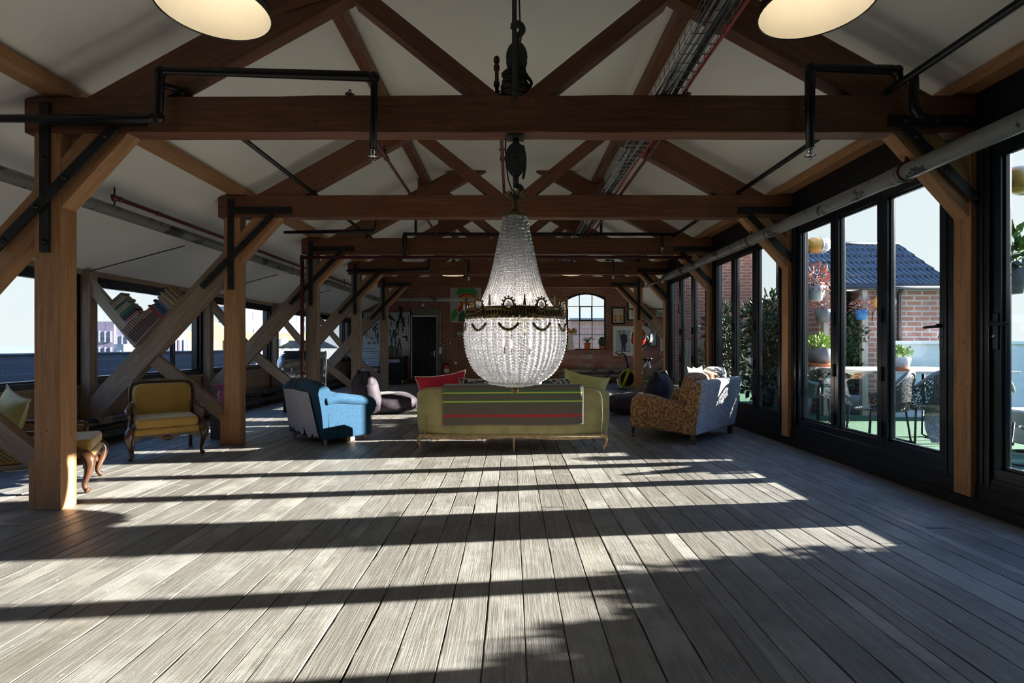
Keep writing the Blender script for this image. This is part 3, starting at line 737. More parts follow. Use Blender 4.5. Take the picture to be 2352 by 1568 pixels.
# ================================================================ PENDANT LAMPS
def pendant(x, y, z, label, r=85, lit=True):
    T = thing('pendant_lamp', label, 'pendant lamp', V(x, y, z), 0, 'enamel pendant lamps')
    k = K
    prof = [(r, 0), (r*.995, 6), (r*.93, 30), (r*.80, 56), (r*.60, 76), (r*.35, 88), (r*.16, 94), (r*.12, 112), (0, 114)]
    o = MB().lathe([(a*k, b*k) for a, b in prof], V(x, y, z), (0, 0, 1), 40).build('shade', 'black_enamel', T)
    inn = [(r*.985, 1.5), (r*.975, 6), (r*.90, 28), (r*.77, 53), (r*.57, 72), (r*.33, 83), (0, 86)]
    MB().lathe([(a*k, b*k) for a, b in inn], V(x, y, z), (0, 0, 1), 40).build('shade_lining', 'white_enamel', T)
    MB().lathe([(r*.985*k, 1.5*k), (r*.99*k, -1*k), (r*1.012*k, 0), (r*1.0*k, 3*k)], V(x, y, z), (0, 0, 1), 40).build('rim', 'black_enamel', T)
    bulb = mat('warm_bulb', (1, .9, .7), .4, emit=((1, .78, .5), 3.0))
    MB().ell(V(x, y-62, z), 12*k).build('bulb', 'warm_bulb', T)
    cy = -863 if 436 < abs(x) < 476 else (hz(x) if abs(x) > 418 else 378-1315)
    MB().tube([V(x, y-112, z), V(x, cy+1, z)], 2.2*k, 6).build('flex', 'black_cable', T)
    L = bpy.data.lights.new('lamp_light', 'POINT'); L.energy = .8; L.color = (1, .82, .58); L.shadow_soft_size = .05
    lo = bpy.data.objects.new('lamp_light', L); COL.objects.link(lo); lo.parent = T; lo.location = (0, 0, 46*k)
pendant(-479, -540, 842, 'large black and white enamel pendant lamp at the top left corner')
pendant(489, -540, 838, 'large black and white enamel pendant lamp at the top right corner')
pendant((1040-VX)*4000/F, -540, 4000, 'small far pendant lamp left of the chandelier under the fourth tie beam')
pendant((1313-VX)*3960/F, -540, 3960, 'small far pendant lamp right of the chandelier under the fourth tie beam')
pendant((1068-VX)*4660/F, -536, 4660, 'farthest pendant lamp, hanging in front of the green and orange picture')
pendant((1296-VX)*4660/F, -536, 4660, 'farthest pendant lamp, hanging beside the arched window top')
# ================================================================ PULLEY, ROPE, HOOK, CHANDELIER
CZ = 1223.0; CX = 9.0
def cv(dx, y, dz=0): return V(CX+dx, y, CZ+dz)
mat('old_rope', (.07, .058, .045), .9, var=.4, bump=.6, bscale=120)
def rope_torus(m, rx, y, rz, rr, tilt=0, tw=26):
    N = 60; pts = []
    for st in range(3):
        m.tube([cv((rx+rr*.45*math.cos(tw*a+st*2.1))*math.cos(a), y+rr*.5*math.sin(tw*a+st*2.1)+tilt*math.cos(a), (rz+rr*.45*math.cos(tw*a+st*2.1))*math.sin(a)) for a in [2*math.pi*i/200 for i in range(200)]], rr*.6*K, 5, closed=True)
RC = thing('rope_coil', 'thick dark rope wound in coils on top of the nearest tie beam', 'rope', cv(0, -578))
m = MB()
for i, (r_, y) in enumerate(((27, -582), (29, -590), (28, -598), (29, -606), (26, -615), (24, -624), (27, -632), (22, -640))): rope_torus(m, r_, y, r_*.75, 5, tilt=(-2 if i % 2 else 2))
for st in range(3): m.tube([cv(20+18*math.sin(t*math.pi)+1.5*math.cos(9*t+st*2), -640+45*t*1.0, 6+1.5*math.sin(9*t+st*2)) for t in [i/16 for i in range(17)]], 3*K, 5)
m.build('coil', 'old_rope', RC)
def block(name, label, y0, flip, dx=0, strands=True):
    # pulley block: two cheek plates, sheave, shackle and a hook ; y0 = axle height
    T = thing(name, label, 'pulley', cv(dx, y0)); s = -1 if flip else 1
    def oval(rx, ry, n=22): return [(rx*math.cos(2*math.pi*i/n)*(1-.28*max(0, s*math.sin(2*math.pi*i/n))*1), ry*math.sin(2*math.pi*i/n)*s) for i in range(n)]
    mat('cast_iron', (.055, .062, .065), .5, .4, var=.3)
    for dz in (-13, 9):
        MB().prism([cv(dx+a, y0+b, dz) for a, b in oval(25, 38)], (0, 4*K, 0)).build('cheek_plate', 'cast_iron', T, bevel=.003)
    MB().lathe([(0, -.025), (.07, -.025), (.06, 0), (.07, .025), (0, .025)], cv(dx, y0), (0, 1, 0), 18).build('sheave', 'iron', T)
    MB().lathe([(0, -.055), (.02, -.055), (.02, .055), (0, .055)], cv(dx, y0), (0, 1, 0), 12).build('axle', 'iron', T)
    h = MB(); y1 = y0+s*36
    h.tube([cv(dx, y1-s*8), cv(dx, y1+s*20)], 7*K, 10)
    a0 = [cv(dx+13*math.sin(t)*(1)-0, y1+s*(36-13*math.cos(t))) for t in [i*math.pi*1.45/14 for i in range(15)]]
    h.tube([cv(dx, y1+s*18)]+a0, [6*K]+[6*K+(2.5*K*math.sin(math.pi*i/14)) if i < 13 else 3*K for i in range(15)], 8)
    h.build('hook', 'cast_iron', T)
    return T
block('pulley_block', 'iron pulley block with its hook upward, standing in the rope coil above the beam', -668, True, dx=4)
bt = block('pulley_block', 'iron pulley block and hook hanging under the nearest tie beam, holding the chandelier', -434, False, dx=2)
MB().ub(-10, 30, -489, -484, CZ-20, CZ+16).build('mounting_plate', 'cast_iron', bt)
MB().tube([cv(2, -489), cv(2, -462)], 8*K, 10).build('shackle', 'cast_iron', bt)
m = MB()
for st in range(3): m.tube([cv(19+5*math.sin(t*math.pi)+1.3*math.cos(30*t+st*2.1), -470+78*t, 4+1.3*math.sin(30*t+st*2.1)) for t in [i/40 for i in range(41)]], 2.2*K, 5)
m.build('rope_fall', 'old_rope', bt)
o = MB().ub(2, 13, -937, -560, CZ-42, CZ-36).build('hanger_bar', 'cast_iron', bevel=.002); tag(o, 'flat dark iron bar dropping from the ceiling in front of the rope coil', 'bar')
o = MB().tube([cv(10, -936, -34), cv(9, -800, -34), cv(11, -740, -36), cv(14, -700, -40), cv(8, -668, -44), cv(6, -582, -44)], 2*K, 6).build('cable', 'black_cable'); tag(o, 'thin black cable hanging beside the iron bar above the rope coil', 'cable')
o = MB().tube([cv(-22, -489, 8), cv(-22, -440, 6), cv(-16, -390, 4), cv(-6, -362, 2)], 1.6*K, 6).build('cable', 'black_cable'); tag(o, 'thin black lead running down to the chandelier top', 'cable')

CH = thing('chandelier', 'huge crystal bead chandelier with a gilt crown ring, hung over the sofa', 'chandelier', cv(0, -340))
def m_crystal():
    g = NG('crystal'); t = g.t
    gl = g.n('ShaderNodeBsdfGlossy'); gl.inputs['Roughness'].default_value = .08; gl.inputs[0].default_value = (.95, .97, 1, 1)
    df = g.n('ShaderNodeBsdfDiffuse'); df.inputs[0].default_value = (.88, .90, .92, 1)
    tl = g.n('ShaderNodeBsdfTranslucent'); tl.inputs[0].default_value = (.85, .87, .9, 1)
    tr = g.n('ShaderNodeBsdfTransparent')
    a = g.n('ShaderNodeMixShader'); a.inputs[0].default_value = .62; g.l(df.outputs[0], a.inputs[1]); g.l(tl.outputs[0], a.inputs[2])
    b = g.n('ShaderNodeMixShader'); b.inputs[0].default_value = .30; g.l(a.outputs[0], b.inputs[1]); g.l(tr.outputs[0], b.inputs[2])
    c = g.n('ShaderNodeMixShader'); c.inputs[0].default_value = .34; g.l(b.outputs[0], c.inputs[1]); g.l(gl.outputs[0], c.inputs[2])
    g.l(c.outputs[0], g.o.inputs[0]); MT['crystal'] = g.m
m_crystal()
def along(path, step):
    # resample polyline [(r,y)] to equal spacing
    out = []; acc = 0; nxt = 0
    for (a, b) in zip(path, path[1:]):
        L = math.hypot(b[0]-a[0], b[1]-a[1]); 
        while nxt <= acc+L:
            t = (nxt-acc)/L; out.append((a[0]+(b[0]-a[0])*t, a[1]+(b[1]-a[1])*t)); nxt += step
        acc += L
    return out
def smoothpath(pts, n=8):
    out = []
    for i in range(len(pts)-1):
        p0, p1, p2, p3 = pts[max(i-1, 0)], pts[i], pts[i+1], pts[min(i+2, len(pts)-1)]
        for j in range(n):
            t = j/n; out.append(tuple(.5*(2*p1[q]+(p2[q]-p0[q])*t+(2*p0[q]-5*p1[q]+4*p2[q]-p3[q])*t*t+(3*p1[q]-p0[q]-3*p2[q]+p3[q])*t**3) for q in range(len(p1))))
    out.append(pts[-1]); return out
def strand(profile, br, step, ang0, nu=6):
    m = MB()
    for i, (r_, y) in enumerate(along(profile, step)):
        m.ell(cv(0, y)+Vector((r_*K*math.cos(ang0), r_*K*math.sin(ang0), 0)), (br*K, br*K, br*K*.92), 1, nu, 4, sm=False, rot=Matrix.Rotation(i*.5, 3, 'Z'))
    return m
up = smoothpath([(28, -303), (31, -280), (41, -232), (54, -172), (66, -132), (86, -92), (97, -84)])
lo_ = smoothpath([(114, -62), (117, -30), (115, 0), (107, 30), (93, 56), (70, 76), (38, 88), (12, 92)])
mid = smoothpath([(88, -60), (90, -20), (84, 20), (70, 52), (46, 74), (16, 84)])
def ring_strands(profile, br, step, n, ph=0):
    first = strand(profile, br, step, 0).build('bead_strand', 'crystal', CH)
    for i in range(1, n):
        c = first.copy(); COL.objects.link(c); c.parent = CH
        c.matrix_parent_inverse = Matrix.Identity(4)
        c.rotation_euler = (0, 0, 2*math.pi*i/n+ph)
ring_strands(up, 2.45, 4.3, 48)
ring_strands(lo_, 4.1, 7.2, 50, .02)
sr = MB()
for k_, (rr, yy) in enumerate(((60, 86), (40, 90), (22, 93))):
    for j in range(int(rr*.95)): sr.ell(cv(rr*math.cos(j*6.283/int(rr*.95)), yy, rr*math.sin(j*6.283/int(rr*.95))), 3.2*K, 1, 6, 4, sm=False)
for j in range(22):
    a = 2*math.pi*j/22
    for (r_, y) in along(mid, 8.5): sr.ell(cv(r_*math.cos(a), y, r_*math.sin(a)), 3.4*K, 1, 6, 4, sm=False)
for j in range(50):
    a = 2*math.pi*(j+.5)/50
    for i, (r_, y) in enumerate(along([(r0-3.5, y0) for r0, y0 in lo_[:-6]], 7.4)): sr.ell(cv(r_*math.cos(a), y, r_*math.sin(a)), 3.9*K, 1, 6, 4, sm=False, rot=Matrix.Rotation(i*.7, 3, 'Z'))
for j in range(48):
    a = 2*math.pi*(j+.5)/48
    for i, (r_, y) in enumerate(along([(r0-2.5, y0) for r0, y0 in up], 4.9)):
        if y > -296: sr.ell(cv(r_*math.cos(a), y, r_*math.sin(a)), 2.6*K, 1, 5, 4, sm=False, rot=Matrix.Rotation(i*.7, 3, 'Z'))
sr.build('inner_beads', 'crystal', CH)['kind'] = 'stuff'
m = MB(); m.lathe([(r_*K, -y*K) for r_, y in ((108, -60), (116, -60), (117, -64), (113, -68), (113, -78), (117, -82), (115, -86), (108, -86))], cv(0, 0), (0, 0, 1), 64)
for j in range(96):
    a = 2*math.pi*j/96; m.ell(cv(114*math.cos(a), -73, 114*math.sin(a)), (2.6*K, 2.6*K, 4.5*K), 1, 6, 4)
m.build('crown_ring', 'brass', CH)
for j in range(10):
    a = 2*math.pi*(j+.3)/10; ca, sa = math.cos(a), math.sin(a)
    def q(dx, y, r=116): return cv(r*ca-dx*sa, y, r*sa+dx*ca)
    m = MB()
    m.tube([q(11*math.cos(t), -88+13*math.sin(t)) for t in [i*math.pi/8 for i in range(16)]], 2.2*K, 6, closed=True)
    for i in range(12):
        t = i*math.pi/6; m.ell(q(14.5*math.cos(t), -88+17*math.sin(t)), 2.4*K, 1, 6, 4)
    m.build('medallion', 'brass', CH)
    MB().ell(q(0, -88), (6*K, 6*K, 8*K), 1, 8, 6, sm=False).build('crystal_drop', 'crystal', CH)
    MB().prism([q(31, -86), q(38, -86), q(35.5, -108), q(34, -110)], Vector((ca, sa, 0))*2*K).build('spike', 'brass', CH)
    MB().tube([q(x, -52+18*(1-(x/24)**2), 119-abs(x)*.15) for x in range(-22, 23, 4)], [2.6*K+1.2*K*(i % 2) for i in range(12)][:12], 6).build('garland', 'brass', CH)
m = MB(); m.lathe([(r_*K, -y*K) for r_, y in ((31, -300), (30, -306), (22, -312), (10, -316), (6, -322), (9, -328), (5, -334), (10, -340), (5, -345), (9, -350), (4, -356), (4, -362))], cv(0, 0), (0, 0, 1), 28); m.build('stem', 'brass', CH)
m = MB()
for j in range(14):
    a = 2*math.pi*j/14; m.tube([cv(4*math.cos(a), -352, 4*math.sin(a)), cv(14*math.cos(a), -350, 14*math.sin(a)), cv(23*math.cos(a), -355, 23*math.sin(a)), cv(28*math.cos(a+.1), -360+3*(j % 2), 28*math.sin(a+.1))], [2.5*K, 3.5*K, 3*K, .8*K], 5)
m.build('leaf_crown', 'brass', CH)
MB().lathe([(r_*K, -y*K) for r_, y in ((0, 112), (5, 110), (9, 104), (10, 98), (7, 92), (3, 89), (3, 84))], cv(0, 0), (0, 0, 1), 20).build('finial', 'brass', CH)
mat('candle_bulb', (1, .8, .6), .3, emit=((1, .62, .36), 7.0))
for j in range(6):
    a = 2*math.pi*(j+.25)/6; rr = 48 if j % 2 else 36; y = -112 if j % 2 else -4
    MB().ell(cv(rr*math.cos(a), y, rr*math.sin(a)), (5*K, 5*K, 10*K)).build('candle_bulb', 'candle_bulb', CH)
    MB().tube([cv(0, -60), cv(rr*.6*math.cos(a), -52, rr*.6*math.sin(a)), cv(rr*math.cos(a), y+24, rr*math.sin(a)), cv(rr*math.cos(a), y+10, rr*math.sin(a))], 2.5*K, 6).build('candle_arm', 'brass', CH)
L = bpy.data.lights.new('chandelier_light', 'POINT'); L.energy = 14; L.color = (1, .92, .84); L.shadow_soft_size = .12
lo = bpy.data.objects.new('chandelier_light', L); COL.objects.link(lo); lo.parent = CH; lo.location = (0, 0, -300*K)
MB().tube([cv(0, -305), cv(0, 90)], 3*K, 8).build('centre_rod', 'brass', CH)
# ================================================================ FURNITURE
mat('olive_velvet', (.40, .35, .15), .75, var=.18, sheen=.6, vscale=5)
mat('pale_gold_wood', (.50, .33, .17), .5, var=.35, vscale=18)
mat('dark_carved_wood', (.085, .036, .018), .25, var=.4, coat=.5)
mat('red_cloth', (.62, .015, .05), .75, sheen=.4, var=.1)
mat('yellow_silk', (.62, .60, .20), .5, sheen=.5, var=.1)
mat('blue_velvet', (.003, .052, .105), .85, var=.5, vscale=90, sheen=.08, col2=(.001, .020, .055), bump=.3, bscale=200)
mat('back_paper', (.42, .40, .46), .9, var=.06)
mat('mustard_velvet', (.50, .31, .07), .75, sheen=.6, var=.12)
mat('plum_velvet', (.026, .014, .028), .7, sheen=.15, var=.25)
mat('cream_cloth', (.78, .74, .68), .85, var=.06, sheen=.3)
mat('bare_wood', (.45, .30, .22), .6)
def m_paisley(name, base, blobs, grey=False):
    g = NG(name); b = g.b; co = g.coord('Object', (1, 1, 1))
    d = g.n('ShaderNodeTexNoise'); g.l(co, d.inputs['Vector']); d.inputs['Scale'].default_value = 6; d.inputs['Detail'].default_value = 1
    ad = g.n('ShaderNodeVectorMath', operation='SCALE'); ad.inputs[3].default_value = .16; g.l(d.outputs['Color'], ad.inputs[0])
    sm = g.n('ShaderNodeVectorMath', operation='ADD'); g.l(co, sm.inputs[0]); g.l(ad.outputs[0], sm.inputs[1])
    vo = g.n('ShaderNodeTexVoronoi'); g.l(sm.outputs[0], vo.inputs['Vector']); vo.inputs['Scale'].default_value = 10
    mu = g.n('ShaderNodeMath', operation='MULTIPLY'); mu.inputs[1].default_value = 17; g.l(vo.outputs['Distance'], mu.inputs[0])
    si = g.n('ShaderNodeMath', operation='SINE'); g.l(mu.outputs[0], si.inputs[0])
    c = g.ramp(si.outputs[0], [(.0, blobs[0]), (.10, base), (.8, base)])
    f = g.noise(sm.outputs[0], 11, 3, .6); c = g.mix(g.ramp(f, [(.56, (0,)*3), (.60, (.8,)*3)]), c, blobs[1])
    f2 = g.noise(sm.outputs[0], 17, 2, .5); c = g.mix(g.ramp(f2, [(.60, (0,)*3), (.66, (.8,)*3)]), c, blobs[2])
    g.l(c, b.inputs['Base Color']); b.inputs['Roughness'].default_value = .85; b.inputs['Sheen Weight'].default_value = .3; MT[name] = g.m
m_paisley('paisley', (.46, .30, .12), [(.24, .09, .06), (.34, .12, .08), (.17, .14, .08)])
m_paisley('paisley_pale', (.50, .47, .47), [(.30, .30, .34), (.44, .30, .33), (.33, .36, .40)])
m_paisley('black_floral', (.55, .52, .45), [(.03, .03, .03), (.02, .02, .02), (.3, .3, .22)])
def m_blanket():
    g = NG('striped_wool'); b = g.b
    uv = g.n('ShaderNodeTexCoord').outputs['UV']; sp = g.n('ShaderNodeSeparateXYZ'); g.l(uv, sp.inputs[0])
    G, Y_, Rr, B = (.035, .115, .045), (.48, .55, .08), (.42, .008, .02), (.105, .082, .062)
    st = [(0, B), (.265, Rr), (.335, B), (.0, B)]
    # v: 0 at the hanging hem, 1 at the end behind the sofa back ; stripes in order up the back
    st = [(0, B), (.155, Rr), (.215, B), (.425, G), (.455, Y_), (.485, G), (.515, B), (.60, G), (.63, Y_), (.66, G), (.70, B)]
    c = g.ramp(sp.outputs[1], st, 'CONSTANT')
    f = g.noise(g.coord(), 220, 2, .6); c = g.mix(g.ramp(f, [(.5, (0,)*3), (.8, (.4,)*3)]), c, (.5, .48, .42))
    g.l(c, b.inputs['Base Color']); b.inputs['Roughness'].default_value = .95; b.inputs['Sheen Weight'].default_value = .7
    g.bump(f, .5, .004); MT['blanket'] = g.m
m_blanket()
def m_cane():
    g = NG('woven_cane'); t = g.t; b = g.b; b.inputs['Base Color'].default_value = (.34, .22, .11, 1); b.inputs['Roughness'].default_value = .5
    co = g.coord('UV', (60, 60, 60)); sp = g.n('ShaderNodeSeparateXYZ'); g.l(co, sp.inputs[0]); prod = None
    def s(o):
        x = g.n('ShaderNodeMath', operation='SINE'); g.l(o, x.inputs[0]); return x.outputs[0]
    mu = g.n('ShaderNodeMath', operation='MULTIPLY'); g.l(s(sp.outputs[0]), mu.inputs[0]); g.l(s(sp.outputs[1]), mu.inputs[1])
    gt = g.n('ShaderNodeMath', operation='GREATER_THAN'); gt.inputs[1].default_value = .22; g.l(mu.outputs[0], gt.inputs[0])
    tr = g.n('ShaderNodeBsdfTransparent'); mx = g.n('ShaderNodeMixShader'); g.l(gt.outputs[0], mx.inputs[0]); g.l(b.outputs[0], mx.inputs[1]); g.l(tr.outputs[0], mx.inputs[2])
    g.l(mx.outputs[0], g.o.inputs[0]); MT['cane'] = g.m
m_cane()
def pillow(name, label, c, w, h, t, rot, m, cat='cushion', parent=None, piping=None, n=14, group=None, ear=.10):
    q = MB()
    def fn(sg):
        def f(u, v):
            x, y = 2*u-1, 2*v-1
            e = 1+ear*(abs(x)**4)*(abs(y)**4)-.06*(1-abs(x)**2)*(abs(y)**3)-.06*(1-abs(y)**2)*(abs(x)**3)
            z = sg*t/2*((1-abs(x)**2.6)*(1-abs(y)**2.6))**.55*(1+.06*noise.noise(Vector((x*2, y*2, w*9))))
            p = Vector((x*w/2*e, z, y*h/2*e)); return c+(rot @ p)
        return f
    q.grid(fn(-1), n, n); q.grid(lambda u, v: fn(1)(1-u, v), n, n)
    o = q.build(name, m, parent)
    if parent is None: tag(o, label, cat, group)
    if piping:
        pts = []
        for a, b in [((0, 0), (1, 0)), ((1, 0), (1, 1)), ((1, 1), (0, 1)), ((0, 1), (0, 0))]:
            for i in range(10): t_ = i/10; pts.append(fn(1)(a[0]+(b[0]-a[0])*t_, a[1]+(b[1]-a[1])*t_))
        MB().tube(pts, .006, 5, closed=True).build('piping', piping, o)
    return o
Rz = lambda a: Matrix.Rotation(a, 3, 'Z'); Rx = lambda a: Matrix.Rotation(a, 3, 'X'); Ry = lambda a: Matrix.Rotation(a, 3, 'Y')
# ---------------------------------------------------------------- the long sofa seen from behind
SO = thing('sofa', 'long olive-gold velvet sofa with carved pale legs, seen from behind under the chandelier', 'sofa', V(7, FL, 1960))
def slab(name, m, par, x0, x1, y0, y1, z0, z1, bv): return MB().ub(x0, x1, y0, y1, z0, z1).build(name, m, par, bevel=bv)
m = MB()
# back: outline with softly domed top, extruded in Z
out = [(-326, 318), (-331, 250), (-329, 185), (-322, 158), (-306, 147), (-240, 144)]+[(x, 144-3*math.cos(x/220*1.57)) for x in range(-200, 220, 40)]+[(255, 144), (320, 147), (337, 158), (344, 185), (346, 250), (341, 318)]
def sback(u, v):
    s_ = 2*u-1; return V(7.5+336*s_*(1-.03*max(0, 1-2*v)**2*(abs(s_))), (146+24*abs(s_)**16)*(v)+318*(1-v), 1868+28*abs(s_)**7-3*math.sin(v*3.1))
m.grid(sback, 48, 10); m.build('back', 'olive_velvet', SO, solid=.135)
m = MB(); pts = [V(x*.93+.2, y+(8 if y < 160 else 0), 1846) for x, y in out]; m.tube(pts+[pts[0]], .006, 6); m.build('piping', 'olive_velvet', SO)
for s, xa, xb in ((-1, -329, -282), (1, 297, 344)):
    m = MB(); m.prism([V(xa, 318, 1880), V(xa, 160, 1880), V(xa, 176, 1960), V(xa, 200, 2060), V(xa, 225, 2085), V(xa, 318, 2085)], V(xb, 0, 0)-V(xa, 0, 0)); m.build('arm', 'olive_velvet', SO, bevel=.03)
slab('seat', 'olive_velvet', SO, -284, 299, 262, 316, 1888, 2092, .03)
m = MB(); N = 24
for i in range(N+1):
    x = -326+668*i/N; y = 322+7*abs(math.sin((i/N)*2*math.pi))**1.5
    m.v += [V(x, 313, 1846), V(x, y+3, 1846), V(x, y+3, 1858), V(x, 313, 1858)]
for i in range(N):
    for j in range(4): jj = (j+1) % 4; m.face([i*4+j, i*4+4+j, i*4+4+jj, i*4+jj])
m.build('carved_rail', 'pale_gold_wood', SO)
m = MB().ub(-326, 342, 314, 326, 2078, 2094).build('front_rail', 'pale_gold_wood', SO, bevel=.004)
def cab_leg(par, x, z, h, dx, dz, m, top=.030, up=0):
    b = V(x, FL, z); q = MB(); H = h*K
    pts = [b+Vector((0, 0, H+up)), b+Vector((dx*.028, dz*.028, H*.82)), b+Vector((dx*.022, dz*.022, H*.55)), b+Vector((-dx*.004, -dz*.004, H*.25)), b+Vector((dx*.004, dz*.004, H*.09)), b+Vector((dx*.016, dz*.016, .010))]
    q.tube(smoothpath([tuple(p) for p in pts], 4), [top*(1.0-.62*min(1, i/16)**.8)+(.006 if i > 18 else 0) for i in range(21)], 10)
    return q.build('leg', m, par)
for x, z, dx, dz in ((-320, 1858, -1, -.6), (10, 1856, 0, -.8), (330, 1858, 1, -.6), (-310, 2080, -1, 1), (-110, 2080, 0, 1), (120, 2080, 0, 1), (326, 2080, 1, 1)): cab_leg(SO, x, z, 58, dx, dz, 'pale_gold_wood', .024)
# blanket
BX0, BX1 = -240, 252
path = smoothpath([(1839, 278), (1838, 240), (1838, 200), (1839, 160), (1842, 144), (1852, 138), (1870, 137.5), (1886, 139), (1893, 150), (1897, 190), (1900, 225)], 6)
def bl(u, v):
    p = path[min(int(v*(len(path)-1)), len(path)-1)]; w = math.sin(u*9+v*4)*1.2
    return V(BX0+(BX1-BX0)*u+2*(v-.5)*(1 if u > .5 else 1), p[1]+(-1.6 if v < .1 else 0)*math.sin(u*7)+ (3*(u-.5) if v < .6 else 0)*-1, p[0]-1.5-.8*w*(1-v))
arc = [0.0]
for a_, b_ in zip(path, path[1:]): arc.append(arc[-1]+math.hypot(a_[0]-b_[0], a_[1]-b_[1]))
BLG = MB().grid(bl, 40, len(path)-1); nb = len(path)-1
for i_ in range(nb):
    for j_ in range(40):
        v0_, v1_ = arc[i_]/175.0, arc[i_+1]/175.0
        BLG.uv[i_*40+j_] = [(j_/40, v0_), ((j_+1)/40, v0_), ((j_+1)/40, v1_), (j_/40, v1_)]
o = BLG.build('blanket', 'blanket', solid=.011); tag(o, 'brown wool blanket with green, yellow and red stripes draped over the sofa back', 'blanket')
MB().tube([bl(1.0, v/20)+Vector((.002, -.002, 0)) for v in range(0, 13)], .005, 5).build('hem', 'cream_cloth', o)
rot = Rz(.10) @ Rx(-.25)
pillow('cushion', 'bright red cushion with white-edged piping leaning at the left end of the olive sofa', V(-255, 170, 1935), .60, .44, .17, Rz(.12) @ Ry(-.12) @ Rx(-.22), 'red_cloth', piping='cream_cloth')
pillow('cushion', 'shiny yellow-green cushion leaning at the right end of the olive sofa', V(268, 172, 1935), .54, .46, .20, Rz(-.15) @ Ry(.20) @ Rx(-.22), 'yellow_silk', piping='yellow_silk')
for i, (x, lb) in enumerate(((-120, 'black and cream floral cushion on the olive sofa, next to the red one'), (20, 'black and cream floral cushion on the olive sofa, behind the chandelier finial'), (150, 'black and cream floral cushion on the olive sofa, next to the yellow one'))):
    pillow('cushion', lb, V(x, 178, 1922), .50, .40, .13, Rz(.05*(i-1)) @ Rx(-.16), 'black_floral', piping='cream_cloth', group='floral cushions on the sofa', ear=.03)
# ---------------------------------------------------------------- blue armchair
BC = thing('armchair', 'worn blue velvet armchair with torn pale backing, its back turned to the viewer', 'armchair', V(-742, FL, 2140), math.radians(-43))
w2, d2 = 150*K, 107*K
def LB(par, name, m, a, b, bv): return MB().box(Vector(a), Vector(b)).build(name, m, par, local=True, bevel=bv)
q = MB()
# back: leaning block with rolled top
prof = [(-d2+.10, .07), (-d2-.01, .08), (-d2-.06, .55), (-d2-.10, .76), (-d2-.085, .83), (-d2-.03, .86), (-d2+.04, .84), (-d2+.09, .76), (-d2+.13, .45), (-d2+.18, .30)]
def backfn(u, v):
    i = u*(len(prof)-1); a = int(min(i, len(prof)-2)); t = i-a; y = prof[a][0]*(1-t)+prof[a+1][0]*t; z = prof[a][1]*(1-t)+prof[a+1][1]*t
    x = (v*2-1); sag = 1-.10*(abs(x)**4)*(z > .5); xx = x*(w2-.005)*(1+.05*(z-.3))
    return Vector((xx, y+.03*x*x, z*sag))
q.grid(lambda u, v: backfn(u, v), 27, 16)
for s in (0, 1):
    pts = [backfn(i/27, s) for i in range(28)]; b0 = len(q.v); q.v += pts; idx = list(range(b0, b0+28)); q.face(idx if s else idx[::-1])
q.build('back', 'blue_velvet', BC, local=True, bevel=.02)
# torn backing panel
pan = [(-.47, .70), (-.15, .715), (.03, .705), (.14, .70), (.30, .69), (.42, .10), (.36, .13), (.33, .09), (.28, .15), (.24, .10), (.17, .08), (.10, .17), (.07, .25), (.05, .12), (-.02, .10), (-.10, .15), (-.16, .12), (-.25, .17), (-.33, .16), (-.44, .19)]
def yb(z): return -d2-.012-(.05 if z < 0 else 0)-.085*max(0, (z-.08))/.68
MB().prism([Vector((x, yb(z)+.03*(x/w2)**2-.014, z)) for x, z in pan], (0, -.006, 0)).build('torn_backing', 'back_paper', BC, local=True)['label'] = 'torn pale lilac backing cloth'
for x in (-.22, -.04): MB().tube([Vector((x, -d2-.115, .74)), Vector((x+.005, -d2-.10, .81)), Vector((x+.02, -d2-.05, .852)), Vector((x+.03, -d2+.03, .85))], .006, 5).build('pleat_seam', 'black_cable', BC, local=True)
for s in (-1, 1):
    q = MB(); n_ = 10; L0, L1 = -d2+.06, d2
    # arm side panel and rolled top
    q.box(Vector((s*(w2-.13), L0, .07)), Vector((s*w2, L1-.02, .54))); q.build('arm', 'blue_velvet', BC, local=True, bevel=.03)
    q = MB(); pts = [Vector((s*(w2-.055), L0-.02, .575)), Vector((s*(w2-.055), L0+.16, .60)), Vector((s*(w2-.055), L0+.36, .565)), Vector((s*(w2-.055), L1-.08, .535)), Vector((s*(w2-.055), L1-.01, .50)), Vector((s*(w2-.055), L1+.005, .44))]
    q.tube(smoothpath([tuple(p) for p in pts], 5), .078, 16); q.ell(pts[-1], (.078, .05, .085)); q.build('arm_roll', 'blue_velvet', BC, local=True)
    MB().tube([Vector((s*(w2+.003), L1-.02, z/20)) for z in range(2, 10)], .006, 5).build('arm_piping', 'blue_velvet', BC, local=True)
LB(BC, 'seat_frame', 'blue_velvet', (-w2+.1, -d2+.12, .08), (w2-.1, d2-.01, .29), .02)
LB(BC, 'seat_cushion', 'blue_velvet', (-w2+.135, -d2+.18, .29), (w2-.135, d2+.01, .44), .05)
for x in (-1, 1):
    for y in (-1, 1): MB().lathe([(.016, 0), (.02, .01), (.026, .075)], Vector((x*(w2-.07), y*(d2-.07), 0)), n=12).build('leg', 'bare_wood', BC, local=True)
MB().box(Vector((.05, -.02, .015)), Vector((w2-.02, .10, .075))).build('broken_rail', 'bare_wood', BC, local=True, bevel=.004)
